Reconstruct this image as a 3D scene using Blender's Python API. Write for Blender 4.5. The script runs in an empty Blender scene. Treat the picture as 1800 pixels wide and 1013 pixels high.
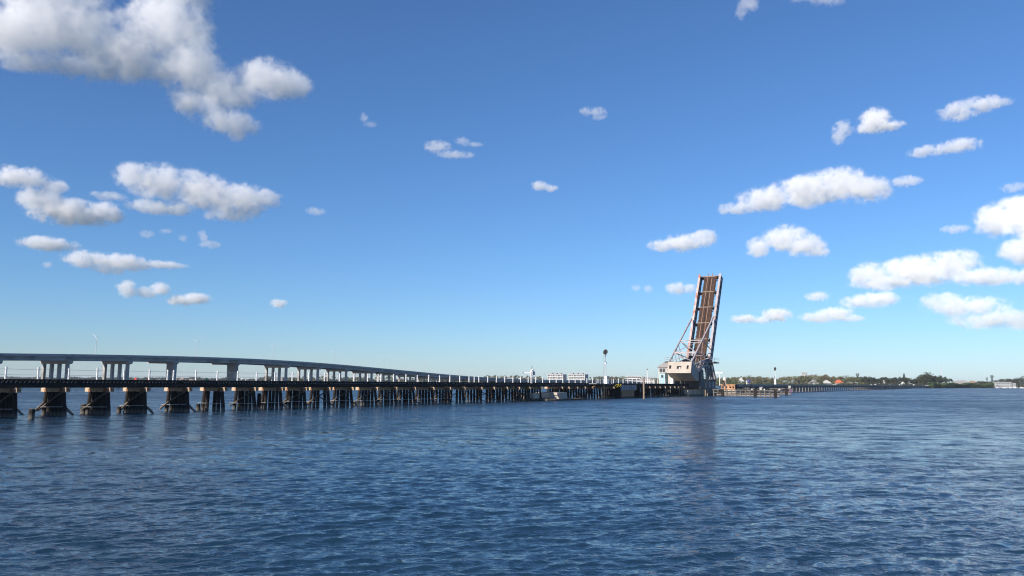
import bpy, bmesh, math, random
import numpy as np
from mathutils import Vector, Matrix
R_ = math.radians
S = bpy.context.scene
COL = S.collection
rnd = random.Random(11)

# ------------------------------------------------------------------ camera, world, sun, exposure
CAM_H = 3.6
cam_d = bpy.data.cameras.new('camera')
cam_d.sensor_width = 36.0
cam_d.lens = 28.0
cam_d.clip_start = 0.3
cam_d.clip_end = 40000.0
cam = bpy.data.objects.new('camera', cam_d)
COL.objects.link(cam)
CAM_M = Matrix.Rotation(R_(90 + 6.752), 3, 'X') @ Matrix.Rotation(R_(0.43), 3, 'Z')
cam.matrix_world = Matrix.Translation((0, 0, CAM_H)) @ CAM_M.to_4x4()
S.camera = cam

SUN_EL, SUN_AZ = 28.0, 225.0          # azimuth clockwise from +Y
sv = Vector((math.sin(R_(SUN_AZ)) * math.cos(R_(SUN_EL)), math.cos(R_(SUN_AZ)) * math.cos(R_(SUN_EL)), math.sin(R_(SUN_EL))))
world = bpy.data.worlds.new('World')
S.world = world
world.use_nodes = True
wn = world.node_tree
for n_ in list(wn.nodes): wn.nodes.remove(n_)
w_out = wn.nodes.new('ShaderNodeOutputWorld')
w_bg = wn.nodes.new('ShaderNodeBackground')
w_sky = wn.nodes.new('ShaderNodeTexSky')
w_sky.sky_type = 'NISHITA'
w_sky.sun_disc = False
w_sky.sun_elevation = R_(SUN_EL)
w_sky.sun_rotation = R_(SUN_AZ)
w_sky.altitude = 0.0
w_sky.air_density = 1.0
w_sky.dust_density = 0.2
w_sky.ozone_density = 10.0
w_bg.inputs['Strength'].default_value = 0.108
w_wb = wn.nodes.new('ShaderNodeVectorMath')          # the photograph's cool white balance
w_wb.operation = 'MULTIPLY'
w_wb.inputs[1].default_value = (1.01, 0.985, 0.965)
wn.links.new(w_sky.outputs[0], w_wb.inputs[0])
wn.links.new(w_wb.outputs[0], w_bg.inputs[0])
wn.links.new(w_bg.outputs[0], w_out.inputs[0])

sun_d = bpy.data.lights.new('sun', 'SUN')
sun_d.energy = 5.0
sun_d.angle = R_(0.5)
sun_d.color = (1.0, 0.91, 0.79)
sun = bpy.data.objects.new('sun', sun_d)
sun.rotation_euler = (-sv).to_track_quat('-Z', 'Y').to_euler()
sun.location = (0, 0, 200)
COL.objects.link(sun)

S.view_settings.view_transform = 'Standard'
S.view_settings.look = 'None'
S.view_settings.gamma = 1.0
S.view_settings.exposure = 0.40
S.view_settings.use_curve_mapping = False
S.cycles.volume_bounces = 32
S.cycles.max_bounces = 32
S.cycles.use_denoising = True
S.cycles.filter_width = 1.15
# ------------------------------------------------------------------ materials
def nodes_of(name):
    m = bpy.data.materials.new(name); m.use_nodes = True
    nt = m.node_tree
    return m, nt, nt.nodes['Principled BSDF']

def mat(name, c1, c2=None, scale=1.0, rough=0.8, bump=0.0, detail=6.0, metal=0.0, stretch=(1, 1, 1), lo=0.35, hi=0.65, c3=None, s3=0.2, lo3=0.55, hi3=0.7, band=None):
    """two or three base colours mixed by noise; band=(colour, z0, z1): tide marks near the waterline"""
    m, nt, bs = nodes_of(name)
    N, L = nt.nodes.new, nt.links.new
    bs.inputs['Roughness'].default_value = rough
    bs.inputs['Metallic'].default_value = metal
    tc = N('ShaderNodeTexCoord'); mp = N('ShaderNodeMapping')
    mp.inputs['Scale'].default_value = stretch
    L(tc.outputs['Object'], mp.inputs['Vector'])
    nz = N('ShaderNodeTexNoise'); nz.inputs['Scale'].default_value = scale; nz.inputs['Detail'].default_value = detail
    L(mp.outputs[0], nz.inputs['Vector'])
    def mix(fac, a, b):
        x = N('ShaderNodeMix'); x.data_type = 'RGBA'
        L(fac, x.inputs[0])
        for i, v in ((6, a), (7, b)):
            if isinstance(v, tuple): x.inputs[i].default_value = (*v, 1)
            else: L(v, x.inputs[i])
        return x.outputs[2]
    def ramp(v, a, b):
        r = N('ShaderNodeMapRange'); r.inputs[1].default_value = a; r.inputs[2].default_value = b
        L(v, r.inputs[0]); return r.outputs[0]
    col = mix(ramp(nz.outputs[0], lo, hi), c1, c2 or c1)
    if c3:
        n3 = N('ShaderNodeTexNoise'); n3.inputs['Scale'].default_value = s3; n3.inputs['Detail'].default_value = 8
        L(mp.outputs[0], n3.inputs['Vector'])
        col = mix(ramp(n3.outputs[0], lo3, hi3), col, c3)
    if band:
        g = N('ShaderNodeNewGeometry'); sp = N('ShaderNodeSeparateXYZ'); L(g.outputs['Position'], sp.inputs[0])
        ad = N('ShaderNodeMath'); ad.operation = 'MULTIPLY_ADD'; L(nz.outputs[0], ad.inputs[0]); ad.inputs[1].default_value = -0.5
        L(sp.outputs[2], ad.inputs[2])
        rr = ramp(ad.outputs[0], band[1], band[2])
        col = mix(rr, band[0], col)
    L(col, bs.inputs['Base Color'])
    if bump:
        b = N('ShaderNodeBump'); b.inputs['Strength'].default_value = bump; b.inputs['Distance'].default_value = 0.05
        L(nz.outputs[0], b.inputs['Height']); L(b.outputs[0], bs.inputs['Normal'])
    return m

M = {}
M['creosote'] = mat('creosote_timber', (0.008, 0.006, 0.005), (0.016, 0.012, 0.010), 3.0, 0.85, 0.3, stretch=(0.3, 2, 2), c3=(0.045, 0.026, 0.018), s3=0.9)
M['tie'] = mat('tie_timber', (0.010, 0.007, 0.006), (0.018, 0.013, 0.011), 2.0, 0.9, 0.3)
M['pile'] = mat('pile_timber', (0.010, 0.007, 0.006), (0.024, 0.017, 0.014), 3.0, 0.9, 0.5, stretch=(3, 3, 0.4), band=((0.12, 0.105, 0.09), -0.05, 0.28))
M['cap'] = mat('cap_concrete', (0.42, 0.30, 0.19), (0.54, 0.43, 0.31), 2.5, 0.85, 0.3, c3=(0.24, 0.10, 0.045), s3=1.4, lo3=0.5, hi3=0.62)
M['brace'] = mat('brace_timber', (0.10, 0.075, 0.058), (0.24, 0.19, 0.15), 2.0, 0.9, 0.4, stretch=(2, 2, 0.5))
M['white'] = mat('white_paint', (0.80, 0.80, 0.79), (0.70, 0.69, 0.67), 4.0, 0.55)
M['galv'] = mat('galvanised_steel', (0.52, 0.53, 0.54), (0.42, 0.43, 0.45), 6.0, 0.45, metal=0.3)
M['rail'] = mat('rusty_rail', (0.20, 0.10, 0.06), (0.28, 0.155, 0.10), 6.0, 0.6, c3=(0.34, 0.22, 0.15), s3=2.0)
M['conc'] = mat('grey_concrete', (0.38, 0.36, 0.34), (0.455, 0.43, 0.405), 0.35, 0.85, 0.1, c3=(0.27, 0.25, 0.235), s3=0.12, lo3=0.5, hi3=0.62)
M['conc_wet'] = mat('pier_concrete', (0.44, 0.37, 0.28), (0.54, 0.47, 0.37), 0.8, 0.9, 0.4, c3=(0.27, 0.19, 0.13), s3=0.5, band=((0.075, 0.062, 0.05), 0.0, 0.3))
M['conc_tan'] = mat('counterweight_concrete', (0.38, 0.335, 0.285), (0.45, 0.40, 0.345), 0.5, 0.85, 0.2, c3=(0.34, 0.25, 0.17), s3=0.45, lo3=0.58, hi3=0.75)
M['steelwhite'] = mat('weathered_white_steel', (0.40, 0.37, 0.38), (0.30, 0.27, 0.275), 1.2, 0.5, 0.1, c3=(0.28, 0.14, 0.10), s3=0.55, lo3=0.55, hi3=0.68)
M['steelred'] = mat('rust_streaked_white_steel', (0.46, 0.41, 0.41), (0.40, 0.30, 0.27), 0.8, 0.55, 0.1, c3=(0.34, 0.13, 0.08), s3=0.5, lo3=0.50, hi3=0.60)
M['steelweb'] = mat('mauve_grey_steel', (0.38, 0.32, 0.335), (0.46, 0.40, 0.41), 1.0, 0.6, 0.1, c3=(0.20, 0.11, 0.09), s3=0.4)
M['pier_shade'] = mat('shaded_stained_concrete', (0.17, 0.125, 0.095), (0.25, 0.19, 0.145), 0.6, 0.9, 0.4, c3=(0.09, 0.065, 0.05), s3=0.5, band=((0.05, 0.042, 0.036), 0.0, 0.3))  # brown base paints in the pier's shaded side; mottling and tide band are stains
M['machinery'] = mat('dark_slate_steel', (0.05, 0.06, 0.07), (0.085, 0.095, 0.105), 0.8, 0.6, 0.1, c3=(0.07, 0.05, 0.045), s3=0.5)
M['steeldark'] = mat('dark_bridge_steel', (0.055, 0.05, 0.055), (0.10, 0.085, 0.085), 1.5, 0.6, 0.1)
M['steelgrey'] = mat('blue_grey_steel', (0.11, 0.115, 0.125), (0.16, 0.165, 0.175), 0.8, 0.6, 0.1, c3=(0.12, 0.09, 0.08), s3=0.5)
M['leafdeck'] = mat('leaf_ties', (0.050, 0.027, 0.020), (0.085, 0.048, 0.036), 1.5, 0.9, 0.3, stretch=(1, 1, 1))
M['black'] = mat('black_metal', (0.012, 0.012, 0.014), (0.02, 0.02, 0.022), 5, 0.6)
M['darkglass'] = mat('dark_glass', (0.03, 0.035, 0.045), (0.05, 0.055, 0.065), 2, 0.15)
M['grey_glass'] = mat('tinted_window_glass', (0.14, 0.15, 0.165), (0.19, 0.20, 0.21), 0.3, 0.2)  # even grey glass for the panes of the far buildings
M['panelblue'] = mat('solar_cells', (0.03, 0.03, 0.10), (0.05, 0.05, 0.14), 3, 0.25)
M['beige'] = mat('beige_stucco', (0.44, 0.38, 0.32), (0.50, 0.44, 0.375), 0.8, 0.85)
M['roofgrey'] = mat('grey_shingle', (0.26, 0.245, 0.23), (0.33, 0.31, 0.29), 1.0, 0.9)
M['roofred'] = mat('orange_red_tile', (0.52, 0.10, 0.045), (0.62, 0.16, 0.07), 1.5, 0.8)
M['roofbrown'] = mat('brown_tile', (0.26, 0.17, 0.12), (0.33, 0.22, 0.16), 1.0, 0.9)
M['rust'] = mat('orange_rusty_timber', (0.40, 0.21, 0.11), (0.48, 0.28, 0.16), 1.2, 0.85, 0.2, c3=(0.33, 0.15, 0.08), s3=1.0)
M['fender'] = mat('fender_timber', (0.105, 0.098, 0.092), (0.17, 0.158, 0.145), 2.0, 0.9, 0.3, c3=(0.06, 0.052, 0.048), s3=0.7, band=((0.19, 0.155, 0.125), 0.0, 0.4))
M['fenderpale'] = mat('worn_pale_timber', (0.22, 0.17, 0.13), (0.30, 0.235, 0.18), 1.5, 0.9, 0.3, c3=(0.20, 0.14, 0.11), s3=0.8)
M['tealpaint'] = mat('pale_teal_paint', (0.27, 0.42, 0.45), (0.33, 0.48, 0.51), 1.0, 0.6)
M['turq'] = mat('turquoise_canvas', (0.12, 0.48, 0.45), (0.16, 0.55, 0.50), 1.0, 0.7)
M['yellow'] = mat('yellow_plastic', (0.72, 0.55, 0.03), (0.80, 0.62, 0.06), 1.0, 0.5)
M['green_sign'] = mat('green_daymark', (0.01, 0.36, 0.10), (0.02, 0.42, 0.13), 1.0, 0.5)
M['red_sign'] = mat('red_daymark', (0.60, 0.03, 0.03), (0.66, 0.05, 0.04), 1.0, 0.5)
M['purple'] = mat('faded_purple_board', (0.09, 0.045, 0.10), (0.13, 0.07, 0.13), 1.0, 0.7)
M['land'] = mat('sandy_grass', (0.045, 0.055, 0.022), (0.085, 0.08, 0.04), 0.02, 0.95, c3=(0.035, 0.045, 0.018), s3=0.01)
M['asphalt'] = mat('asphalt', (0.05, 0.05, 0.05), (0.065, 0.063, 0.06), 0.3, 0.9)
M['bark'] = mat('bark', (0.11, 0.085, 0.06), (0.17, 0.14, 0.11), 3.0, 0.95)
M['carwhite'] = mat('white_car_paint', (0.78, 0.78, 0.78), (0.76, 0.76, 0.77), 0.3, 0.25)
M['rubber'] = mat('black_rubber', (0.02, 0.02, 0.02), (0.03, 0.03, 0.03), 3, 0.9)
M['wall_white'] = mat('white_stucco', (0.54, 0.53, 0.51), (0.61, 0.60, 0.58), 0.2, 0.85)
M['wall_grey'] = mat('grey_stucco', (0.40, 0.40, 0.40), (0.46, 0.46, 0.46), 0.2, 0.85)

def leaf_mat(name, c1, c2, c3):
    m, nt, bs = nodes_of(name)
    N, L = nt.nodes.new, nt.links.new
    oi = N('ShaderNodeObjectInfo'); tc = N('ShaderNodeTexCoord')
    nz = N('ShaderNodeTexNoise'); nz.inputs['Scale'].default_value = 0.35; nz.inputs['Detail'].default_value = 3
    L(tc.outputs['Object'], nz.inputs['Vector'])
    a = N('ShaderNodeMix'); a.data_type = 'RGBA'; a.inputs[6].default_value = (*c1, 1); a.inputs[7].default_value = (*c2, 1)
    r = N('ShaderNodeMapRange'); r.inputs[1].default_value = 0.35; r.inputs[2].default_value = 0.65
    L(nz.outputs[0], r.inputs[0]); L(r.outputs[0], a.inputs[0])
    b = N('ShaderNodeMix'); b.data_type = 'RGBA'; b.inputs[7].default_value = (*c3, 1)
    L(a.outputs[2], b.inputs[6]); L(oi.outputs['Random'], b.inputs[0])
    L(b.outputs[2], bs.inputs['Base Color'])
    bs.inputs['Roughness'].default_value = 0.7
    bs.inputs['Specular IOR Level'].default_value = 0.25
    return m
M['leaf_a'] = leaf_mat('broad_leaves', (0.075, 0.100, 0.036), (0.125, 0.145, 0.060), (0.165, 0.145, 0.075))
M['leaf_b'] = leaf_mat('dark_leaves', (0.026, 0.036, 0.018), (0.045, 0.055, 0.028), (0.050, 0.052, 0.032))
M['leaf_c'] = leaf_mat('brownish_leaves', (0.15, 0.11, 0.055), (0.20, 0.15, 0.08), (0.13, 0.125, 0.06))
M['leaf_m'] = leaf_mat('mangrove_leaves', (0.045, 0.075, 0.022), (0.085, 0.115, 0.035), (0.06, 0.085, 0.03))

# ------------------------------------------------------------------ frames: track (s along, l towards the viewer, z), highway, leaf
def frame(p0, az):
    t = Vector((math.sin(az), math.cos(az), 0)); n = Vector((math.cos(az), -math.sin(az), 0))
    return Matrix(((t.x, n.x, 0, p0[0]), (t.y, n.y, 0, p0[1]), (0, 0, 1, 0), (0, 0, 0, 1)))
TRACK_AZ, HWY_AZ = R_(31.0), R_(23.2)
TF = frame((0, 150), TRACK_AZ)
HF = frame((0, 772), HWY_AZ)
WF = Matrix.Identity(4)
OPEN = R_(63.0)
_lf = Matrix(((math.cos(OPEN), 0, -math.sin(OPEN), 116.0), (0, 1, 0, 0), (math.sin(OPEN), 0, math.cos(OPEN), 9.0), (0, 0, 0, 1)))
LF = TF @ _lf          # (h along the leaf, l, d towards the deck's upper side)

class MB:
    def __init__(s): s.v = []; s.f = []
    def add(s, vs, fs):
        o = len(s.v); s.v += [tuple(v) for v in vs]; s.f += [tuple(i + o for i in f) for f in fs]; return s
    def box(s, x0, x1, y0, y1, z0, z1):
        return s.add([(x, y, z) for x in (x0, x1) for y in (y0, y1) for z in (z0, z1)],
                     [(0, 1, 3, 2), (4, 6, 7, 5), (0, 4, 5, 1), (2, 3, 7, 6), (0, 2, 6, 4), (1, 5, 7, 3)])
    def beam(s, p, q, w, h, up=(0, 0, 1), w2=None, h2=None):
        p = Vector(p); q = Vector(q); d = (q - p).normalized(); u = Vector(up)
        if abs(d.dot(u)) > 0.98: u = Vector((1, 0, 0))
        a = d.cross(u).normalized(); b = a.cross(d).normalized()
        vs = []
        for c, ww, hh in ((p, w, h), (q, w2 or w, h2 or h)):
            for i, j in ((-1, -1), (1, -1), (1, 1), (-1, 1)): vs.append(c + a * (i * ww / 2) + b * (j * hh / 2))
        return s.add(vs, [(0, 1, 2, 3), (4, 7, 6, 5), (0, 4, 5, 1), (1, 5, 6, 2), (2, 6, 7, 3), (3, 7, 4, 0)])
    def tube(s, p, q, r0, r1=None, n=8):
        r1 = r0 if r1 is None else r1
        p = Vector(p); q = Vector(q); d = (q - p).normalized()
        u = Vector((0, 0, 1)) if abs(d.z) < 0.9 else Vector((1, 0, 0))
        a = d.cross(u).normalized(); b = a.cross(d)
        vs = []
        for c, r in ((p, r0), (q, r1)):
            for i in range(n):
                t = 2 * math.pi * i / n; vs.append(c + a * (math.cos(t) * r) + b * (math.sin(t) * r))
        fs = [(i, (i + 1) % n, n + (i + 1) % n, n + i) for i in range(n)]
        fs += [tuple(range(n - 1, -1, -1)), tuple(range(n, 2 * n))]
        return s.add(vs, fs)
    def prism(s, poly, axis, a0, a1):
        """poly of 2-d points in the plane of the other two axes (in x,y,z order)"""
        vs = []
        for a in (a0, a1):
            for u, w in poly:
                vs.append((a, u, w) if axis == 0 else (u, a, w) if axis == 1 else (u, w, a))
        n = len(poly)
        fs = [tuple(range(n)), tuple(range(2 * n - 1, n - 1, -1))]
        fs += [(i, n + i, n + (i + 1) % n, (i + 1) % n) for i in range(n)]
        return s.add(vs, fs)
    def mesh(s, name, m, mx=None):
        vs = s.v
        if mx is not None: vs = [tuple(mx @ Vector(v)) for v in vs]
        me = bpy.data.meshes.new(name); me.from_pydata(vs, [], s.f); me.validate()
        bm = bmesh.new(); bm.from_mesh(me); bmesh.ops.recalc_face_normals(bm, faces=bm.faces); bm.to_mesh(me); bm.free()
        me.materials.append(m)
        return me
    def build(s, name, m, parent=None, fr=WF):
        mx = fr if parent is None else WORLD[parent.name].inverted() @ fr
        return link(name, s.mesh(name, m, mx), parent)

WORLD = {}
def link(name, me, parent=None, mx=None):
    o = bpy.data.objects.new(name, me); COL.objects.link(o)
    if parent is not None: o.parent = parent
    if mx is not None: o.matrix_local = mx
    w = (WORLD[parent.name] if parent is not None else Matrix.Identity(4)) @ (mx if mx is not None else Matrix.Identity(4))
    WORLD[o.name] = w
    return o
def tag(o, label=None, cat=None, group=None, kind=None):
    if label: o['label'] = label
    if cat: o['category'] = cat
    if group: o['group'] = group
    if kind: o['kind'] = kind
    return o
def thing(name, label, cat, loc=(0, 0, 0), rz=0.0, group=None, parent=None):
    mx = Matrix.Translation(loc) @ Matrix.Rotation(rz, 4, 'Z')
    o = link(name, None, parent, mx)
    return tag(o, label, cat, group)
def tpos(s, l, z=0): return TF @ Vector((s, l, z))
def hpos(u, l, z=0): return HF @ Vector((u, l, z))
TRZ = math.pi / 2 - TRACK_AZ
HRZ = math.pi / 2 - HWY_AZ
def tthing(name, label, cat, s, l, z=0, group=None): return thing(name, label, cat, tpos(s, l, z), TRZ, group)
def hthing(name, label, cat, u, l, z=0, group=None): return thing(name, label, cat, hpos(u, l, z), HRZ, group)
def copy_tree(o, parent=None, mx=None):
    c = o.copy(); COL.objects.link(c)
    if parent is not None: c.parent = parent
    if mx is not None: c.matrix_local = mx
    for ch in o.children: copy_tree(ch, c)
    return c

# ------------------------------------------------------------------ water
def smooth_noise2(x, y, seed):
    """cheap lattice noise for numpy arrays"""
    xi = np.floor(x).astype(np.int64); yi = np.floor(y).astype(np.int64)
    fx = x - xi; fy = y - yi; fx = fx * fx * (3 - 2 * fx); fy = fy * fy * (3 - 2 * fy)
    def h(a, b):
        n = (a * 374761393 + b * 668265263 + seed * 974711) & 0x7fffffff
        n = ((n ^ (n >> 13)) * 1274126177) & 0x7fffffff
        return ((n ^ (n >> 16)) & 0xffff) / 65535.0
    return (h(xi, yi) * (1 - fx) + h(xi + 1, yi) * fx) * (1 - fy) + (h(xi, yi + 1) * (1 - fx) + h(xi + 1, yi + 1) * fx) * fy

def make_water():
    rs = [1.0, 4.0, 8.0, 11.0]; r = 12.0
    while r < 14000:
        rs.append(r); r += max(0.058, min(r * r * 1.15e-4, 0.034 * r))
    rs = np.array(rs); dr = np.gradient(rs)
    fine = np.linspace(-43, 43, 760); rest = np.linspace(43, 317, 62)[1:-1]
    th = np.radians(np.concatenate([fine, rest])); dth = R_(86 / 760)
    nr, nt = len(rs), len(th)
    Rr, Th = np.meshgrid(rs, th, indexing='ij')
    X = Rr * np.sin(Th); Y = Rr * np.cos(Th)
    sp = np.maximum(dr[:, None], Rr * dth)
    sp[:, 760:] = 60
    g = np.random.default_rng(5)
    Z = np.zeros_like(X)
    gust = 0.84 + 0.4 * (0.6 * smooth_noise2(X / 55 + 31, Y / 34 + 7, 3) + 0.4 * smooth_noise2(X / 17, Y / 12, 8))
    for lam in np.geomspace(0.25, 5.0, 70):
        a = np.radians(163 + g.normal(0, 26)); k = 2 * np.pi / lam
        amp = 0.0056 * lam * g.uniform(0.5, 1.4) * (1.0 if lam < 0.65 else (0.65 / lam) ** 1.2)
        wgt = np.clip((lam / sp - 2.0) / 1.8, 0, 1)
        ph = k * (X * np.sin(a) + Y * np.cos(a)) + g.uniform(0, 6.28) + 2.2 * (smooth_noise2(X / (lam * 5) + 9, Y / (lam * 5), int(lam * 100)) - 0.5) * 2
        s_ = np.sin(ph)
        Z += amp * wgt * (s_ - 0.30 * np.cos(2 * ph))
    Z *= gust
    co = np.stack([X, Y, Z], -1).reshape(-1, 3)
    i = np.arange(nr - 1)[:, None] * nt; j = np.arange(nt)[None, :]; j2 = (j + 1) % nt
    quads = np.stack([i + j, i + nt + j, i + nt + j2, i + j2], -1).reshape(-1, 4)
    me = bpy.data.meshes.new('water')
    nv, nf = len(co), len(quads)
    me.vertices.add(nv); me.vertices.foreach_set('co', co.ravel())
    me.loops.add(nf * 4 + nt); me.polygons.add(nf + 1)
    me.loops.foreach_set('vertex_index', np.concatenate([quads[:, ::-1].ravel(), np.arange(nt)[::-1]]).astype(np.int32))
    me.polygons.foreach_set('loop_start', (np.arange(nf + 1) * 4).astype(np.int32))
    me.polygons.foreach_set('use_smooth', np.ones(nf + 1, bool))
    me.update(calc_edges=True)
    m, nt_, bs = nodes_of('river_water')
    N, L = nt_.nodes.new, nt_.links.new
    bs.inputs['Base Color'].default_value = (0.012, 0.036, 0.066, 1)
    bs.inputs['IOR'].default_value = 1.333
    tc = N('ShaderNodeTexCoord')
    def nz(scale, st, detail, rough, rot=20):
        mp = N('ShaderNodeMapping'); mp.inputs['Scale'].default_value = st; mp.inputs['Rotation'].default_value = (0, 0, R_(rot))
        L(tc.outputs['Object'], mp.inputs['Vector'])
        n_ = N('ShaderNodeTexNoise'); n_.inputs['Scale'].default_value = scale; n_.inputs['Detail'].default_value = detail; n_.inputs['Roughness'].default_value = rough
        L(mp.outputs[0], n_.inputs['Vector']); return n_.outputs[0]
    def mth(op, a, b, c=None):
        n_ = N('ShaderNodeMath'); n_.operation = op
        for i, v in enumerate((a, b, c)):
            if v is None: continue
            if isinstance(v, float): n_.inputs[i].default_value = v
            else: L(v, n_.inputs[i])
        return n_.outputs[0]
    gustn = nz(0.016, (1.0, 2.6, 1), 4, 0.55, 8)
    gr = N('ShaderNodeMapRange'); gr.inputs[1].default_value = 0.36; gr.inputs[2].default_value = 0.64; gr.inputs[3].default_value = 0.8; gr.inputs[4].default_value = 1.22
    L(gustn, gr.inputs[0])
    h1 = nz(4.2, (1, 1.7, 1), 3, 0.55)
    h2 = nz(1.15, (1, 1.8, 1), 4, 0.6, 14)
    h3 = nz(0.33, (1, 1.8, 1), 3, 0.55, 26)
    h = mth('ADD', mth('MULTIPLY', h1, 0.10), mth('ADD', mth('MULTIPLY', h2, 0.34), mth('MULTIPLY', h3, 0.55)))
    h = mth('MULTIPLY', h, gr.outputs[0])
    bp = N('ShaderNodeBump'); bp.inputs['Strength'].default_value = 1.0; bp.inputs['Distance'].default_value = WATER_BUMP
    L(h, bp.inputs['Height'])
    # slopes of the waves that are finer than the mesh can carry (they grow with the mesh's own spacing)
    def slope(scale, st, rot, amt):
        mp = N('ShaderNodeMapping'); mp.inputs['Scale'].default_value = st; mp.inputs['Rotation'].default_value = (0, 0, R_(rot))
        L(tc.outputs['Object'], mp.inputs['Vector'])
        n_ = N('ShaderNodeTexNoise'); n_.inputs['Scale'].default_value = scale; n_.inputs['Detail'].default_value = 3; n_.inputs['Roughness'].default_value = 0.6
        L(mp.outputs[0], n_.inputs['Vector'])
        v = N('ShaderNodeVectorMath'); v.operation = 'SUBTRACT'; L(n_.outputs['Color'], v.inputs[0]); v.inputs[1].default_value = (0.5, 0.5, 0.5)
        w = N('ShaderNodeVectorMath'); w.operation = 'MULTIPLY'; L(v.outputs[0], w.inputs[0]); w.inputs[1].default_value = (amt, amt, 0)
        return w.outputs[0]
    def vadd(a, b):
        v = N('ShaderNodeVectorMath'); v.operation = 'ADD'; L(a, v.inputs[0]); L(b, v.inputs[1]); return v.outputs[0]
    sl = vadd(vadd(slope(1.1, (1, 1.7, 1), 14, SLOPE[0]), slope(0.36, (1, 1.9, 1), 22, SLOPE[1])), slope(3.5, (1, 1.5, 1), 5, SLOPE[2]))
    ln = N('ShaderNodeVectorMath'); ln.operation = 'LENGTH'; L(tc.outputs['Object'], ln.inputs[0])
    fd = N('ShaderNodeMapRange'); fd.interpolation_type = 'SMOOTHSTEP'; fd.inputs[1].default_value = 14; fd.inputs[2].default_value = 90; fd.inputs[3].default_value = 0.25; fd.inputs[4].default_value = 1.0
    L(ln.outputs['Value'], fd.inputs[0])
    sc_ = N('ShaderNodeVectorMath'); sc_.operation = 'SCALE'; L(sl, sc_.inputs[0]); L(mth('MULTIPLY', fd.outputs[0], gr.outputs[0]), sc_.inputs['Scale'])
    # the finest chop, unresolved far out, is roughness there
    rg = N('ShaderNodeMapRange'); rg.interpolation_type = 'SMOOTHSTEP'; rg.inputs[1].default_value = 16; rg.inputs[2].default_value = 150; rg.inputs[3].default_value = 0.06; rg.inputs[4].default_value = 0.29
    L(ln.outputs['Value'], rg.inputs[0]); L(mth('MULTIPLY', rg.outputs[0], gr.outputs[0]), bs.inputs['Roughness'])
    nn = N('ShaderNodeVectorMath'); nn.operation = 'NORMALIZE'; L(vadd(bp.outputs[0], sc_.outputs[0]), nn.inputs[0])
    L(nn.outputs[0], bs.inputs['Normal'])
    me.materials.append(m)
    o = link('water', me)
    tag(o, 'wide rippled blue river under the bridges', 'water', kind='structure')
WATER_BUMP = 0.30
SLOPE = (1.2, 1.7, 0.7)
make_water()
# ------------------------------------------------------------------ railway trestle, nearer section
bent_s = [-101.8, -97.3, -92.8, -88.36, -83.76, -79.23, -75.1, -69.91, -65.08, -60.46, -56.06, -51.92, -47.58, -43.05, -37.81, -33.29, -28.75, -23.99, -19.3, -15.03, -9.78, -5.73, -1.17, 3.22, 7.38, 12.22, 21.0, 24.02, 28.27, 32.08, 35.9, 40.2, 47.61, 66.5, 70.86, 74.84, 78.42, 82.38, 86.47, 90.02, 93.32, 98.0]
trestle = tthing('railway_trestle', 'long dark timber pile trestle carrying the railway from the near shore to the raised bridge', 'railway trestle', 0, 0)

def cap_bent(parent, s0, seed, fr=TF, npile=6, full=True):
    r = random.Random(seed)
    b = thing('pile_bent', None, None, (s0, 0, 0), 0.0, None, parent) if parent else None
    return b, r

cap_mesh = MB().box(-0.21, 0.21, -0.08, 4.25, 2.30, 2.748).mesh('cap', M['cap'])
pile_meshes = []
for k in range(4):
    rr = random.Random(k)
    mb = MB(); r0 = 0.20 + 0.012 * k
    mb.tube((0, 0, -1.0), (0.02 * rr.uniform(-1, 1), 0, 1.0), r0 * 1.06, r0 * 0.99, 9)
    mb.tube((0, 0, 1.0), (0, 0, 2.30), r0 * 0.985, r0 * 0.93, 9)
    pile_meshes.append(mb.mesh('pile', M['pile']))
brace_a = MB().beam((-0.33, 0.15, 2.35), (-0.33, 4.35, 0.45), 0.075, 0.26, up=(1, 0, 0)).mesh('diagonal_brace', M['brace'])
brace_b = MB().beam((0.33, 4.05, 2.25), (0.33, -0.35, 0.28), 0.075, 0.26, up=(1, 0, 0)).mesh('diagonal_brace', M['brace'])
brace_c = MB().beam((-0.42, 2.9, 1.15), (-0.42, 4.55, 0.05), 0.075, 0.24, up=(1, 0, 0)).mesh('broken_brace', M['brace'])
brace_d = MB().beam((0.42, 1.0, 0.75), (0.42, -0.45, -0.05), 0.10, 0.24, up=(1, 0, 0)).mesh('broken_brace', M['brace'])
rod_mesh = MB().tube((-0.46, -0.1, 0.86), (-0.46, 4.3, 0.80), 0.022, n=5).mesh('tie_rod', M['galv'])
stub_mesh = MB().tube((0, 0, -1), (0, 0, 0.62), 0.24, 0.23, 9).mesh('pile_stub', M['pile'])
def place(name, me, parent, loc=(0, 0, 0), rot=None):
    mx = Matrix.Translation(loc)
    if rot is not None: mx = mx @ rot
    return link(name, me, parent, mx)
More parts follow.
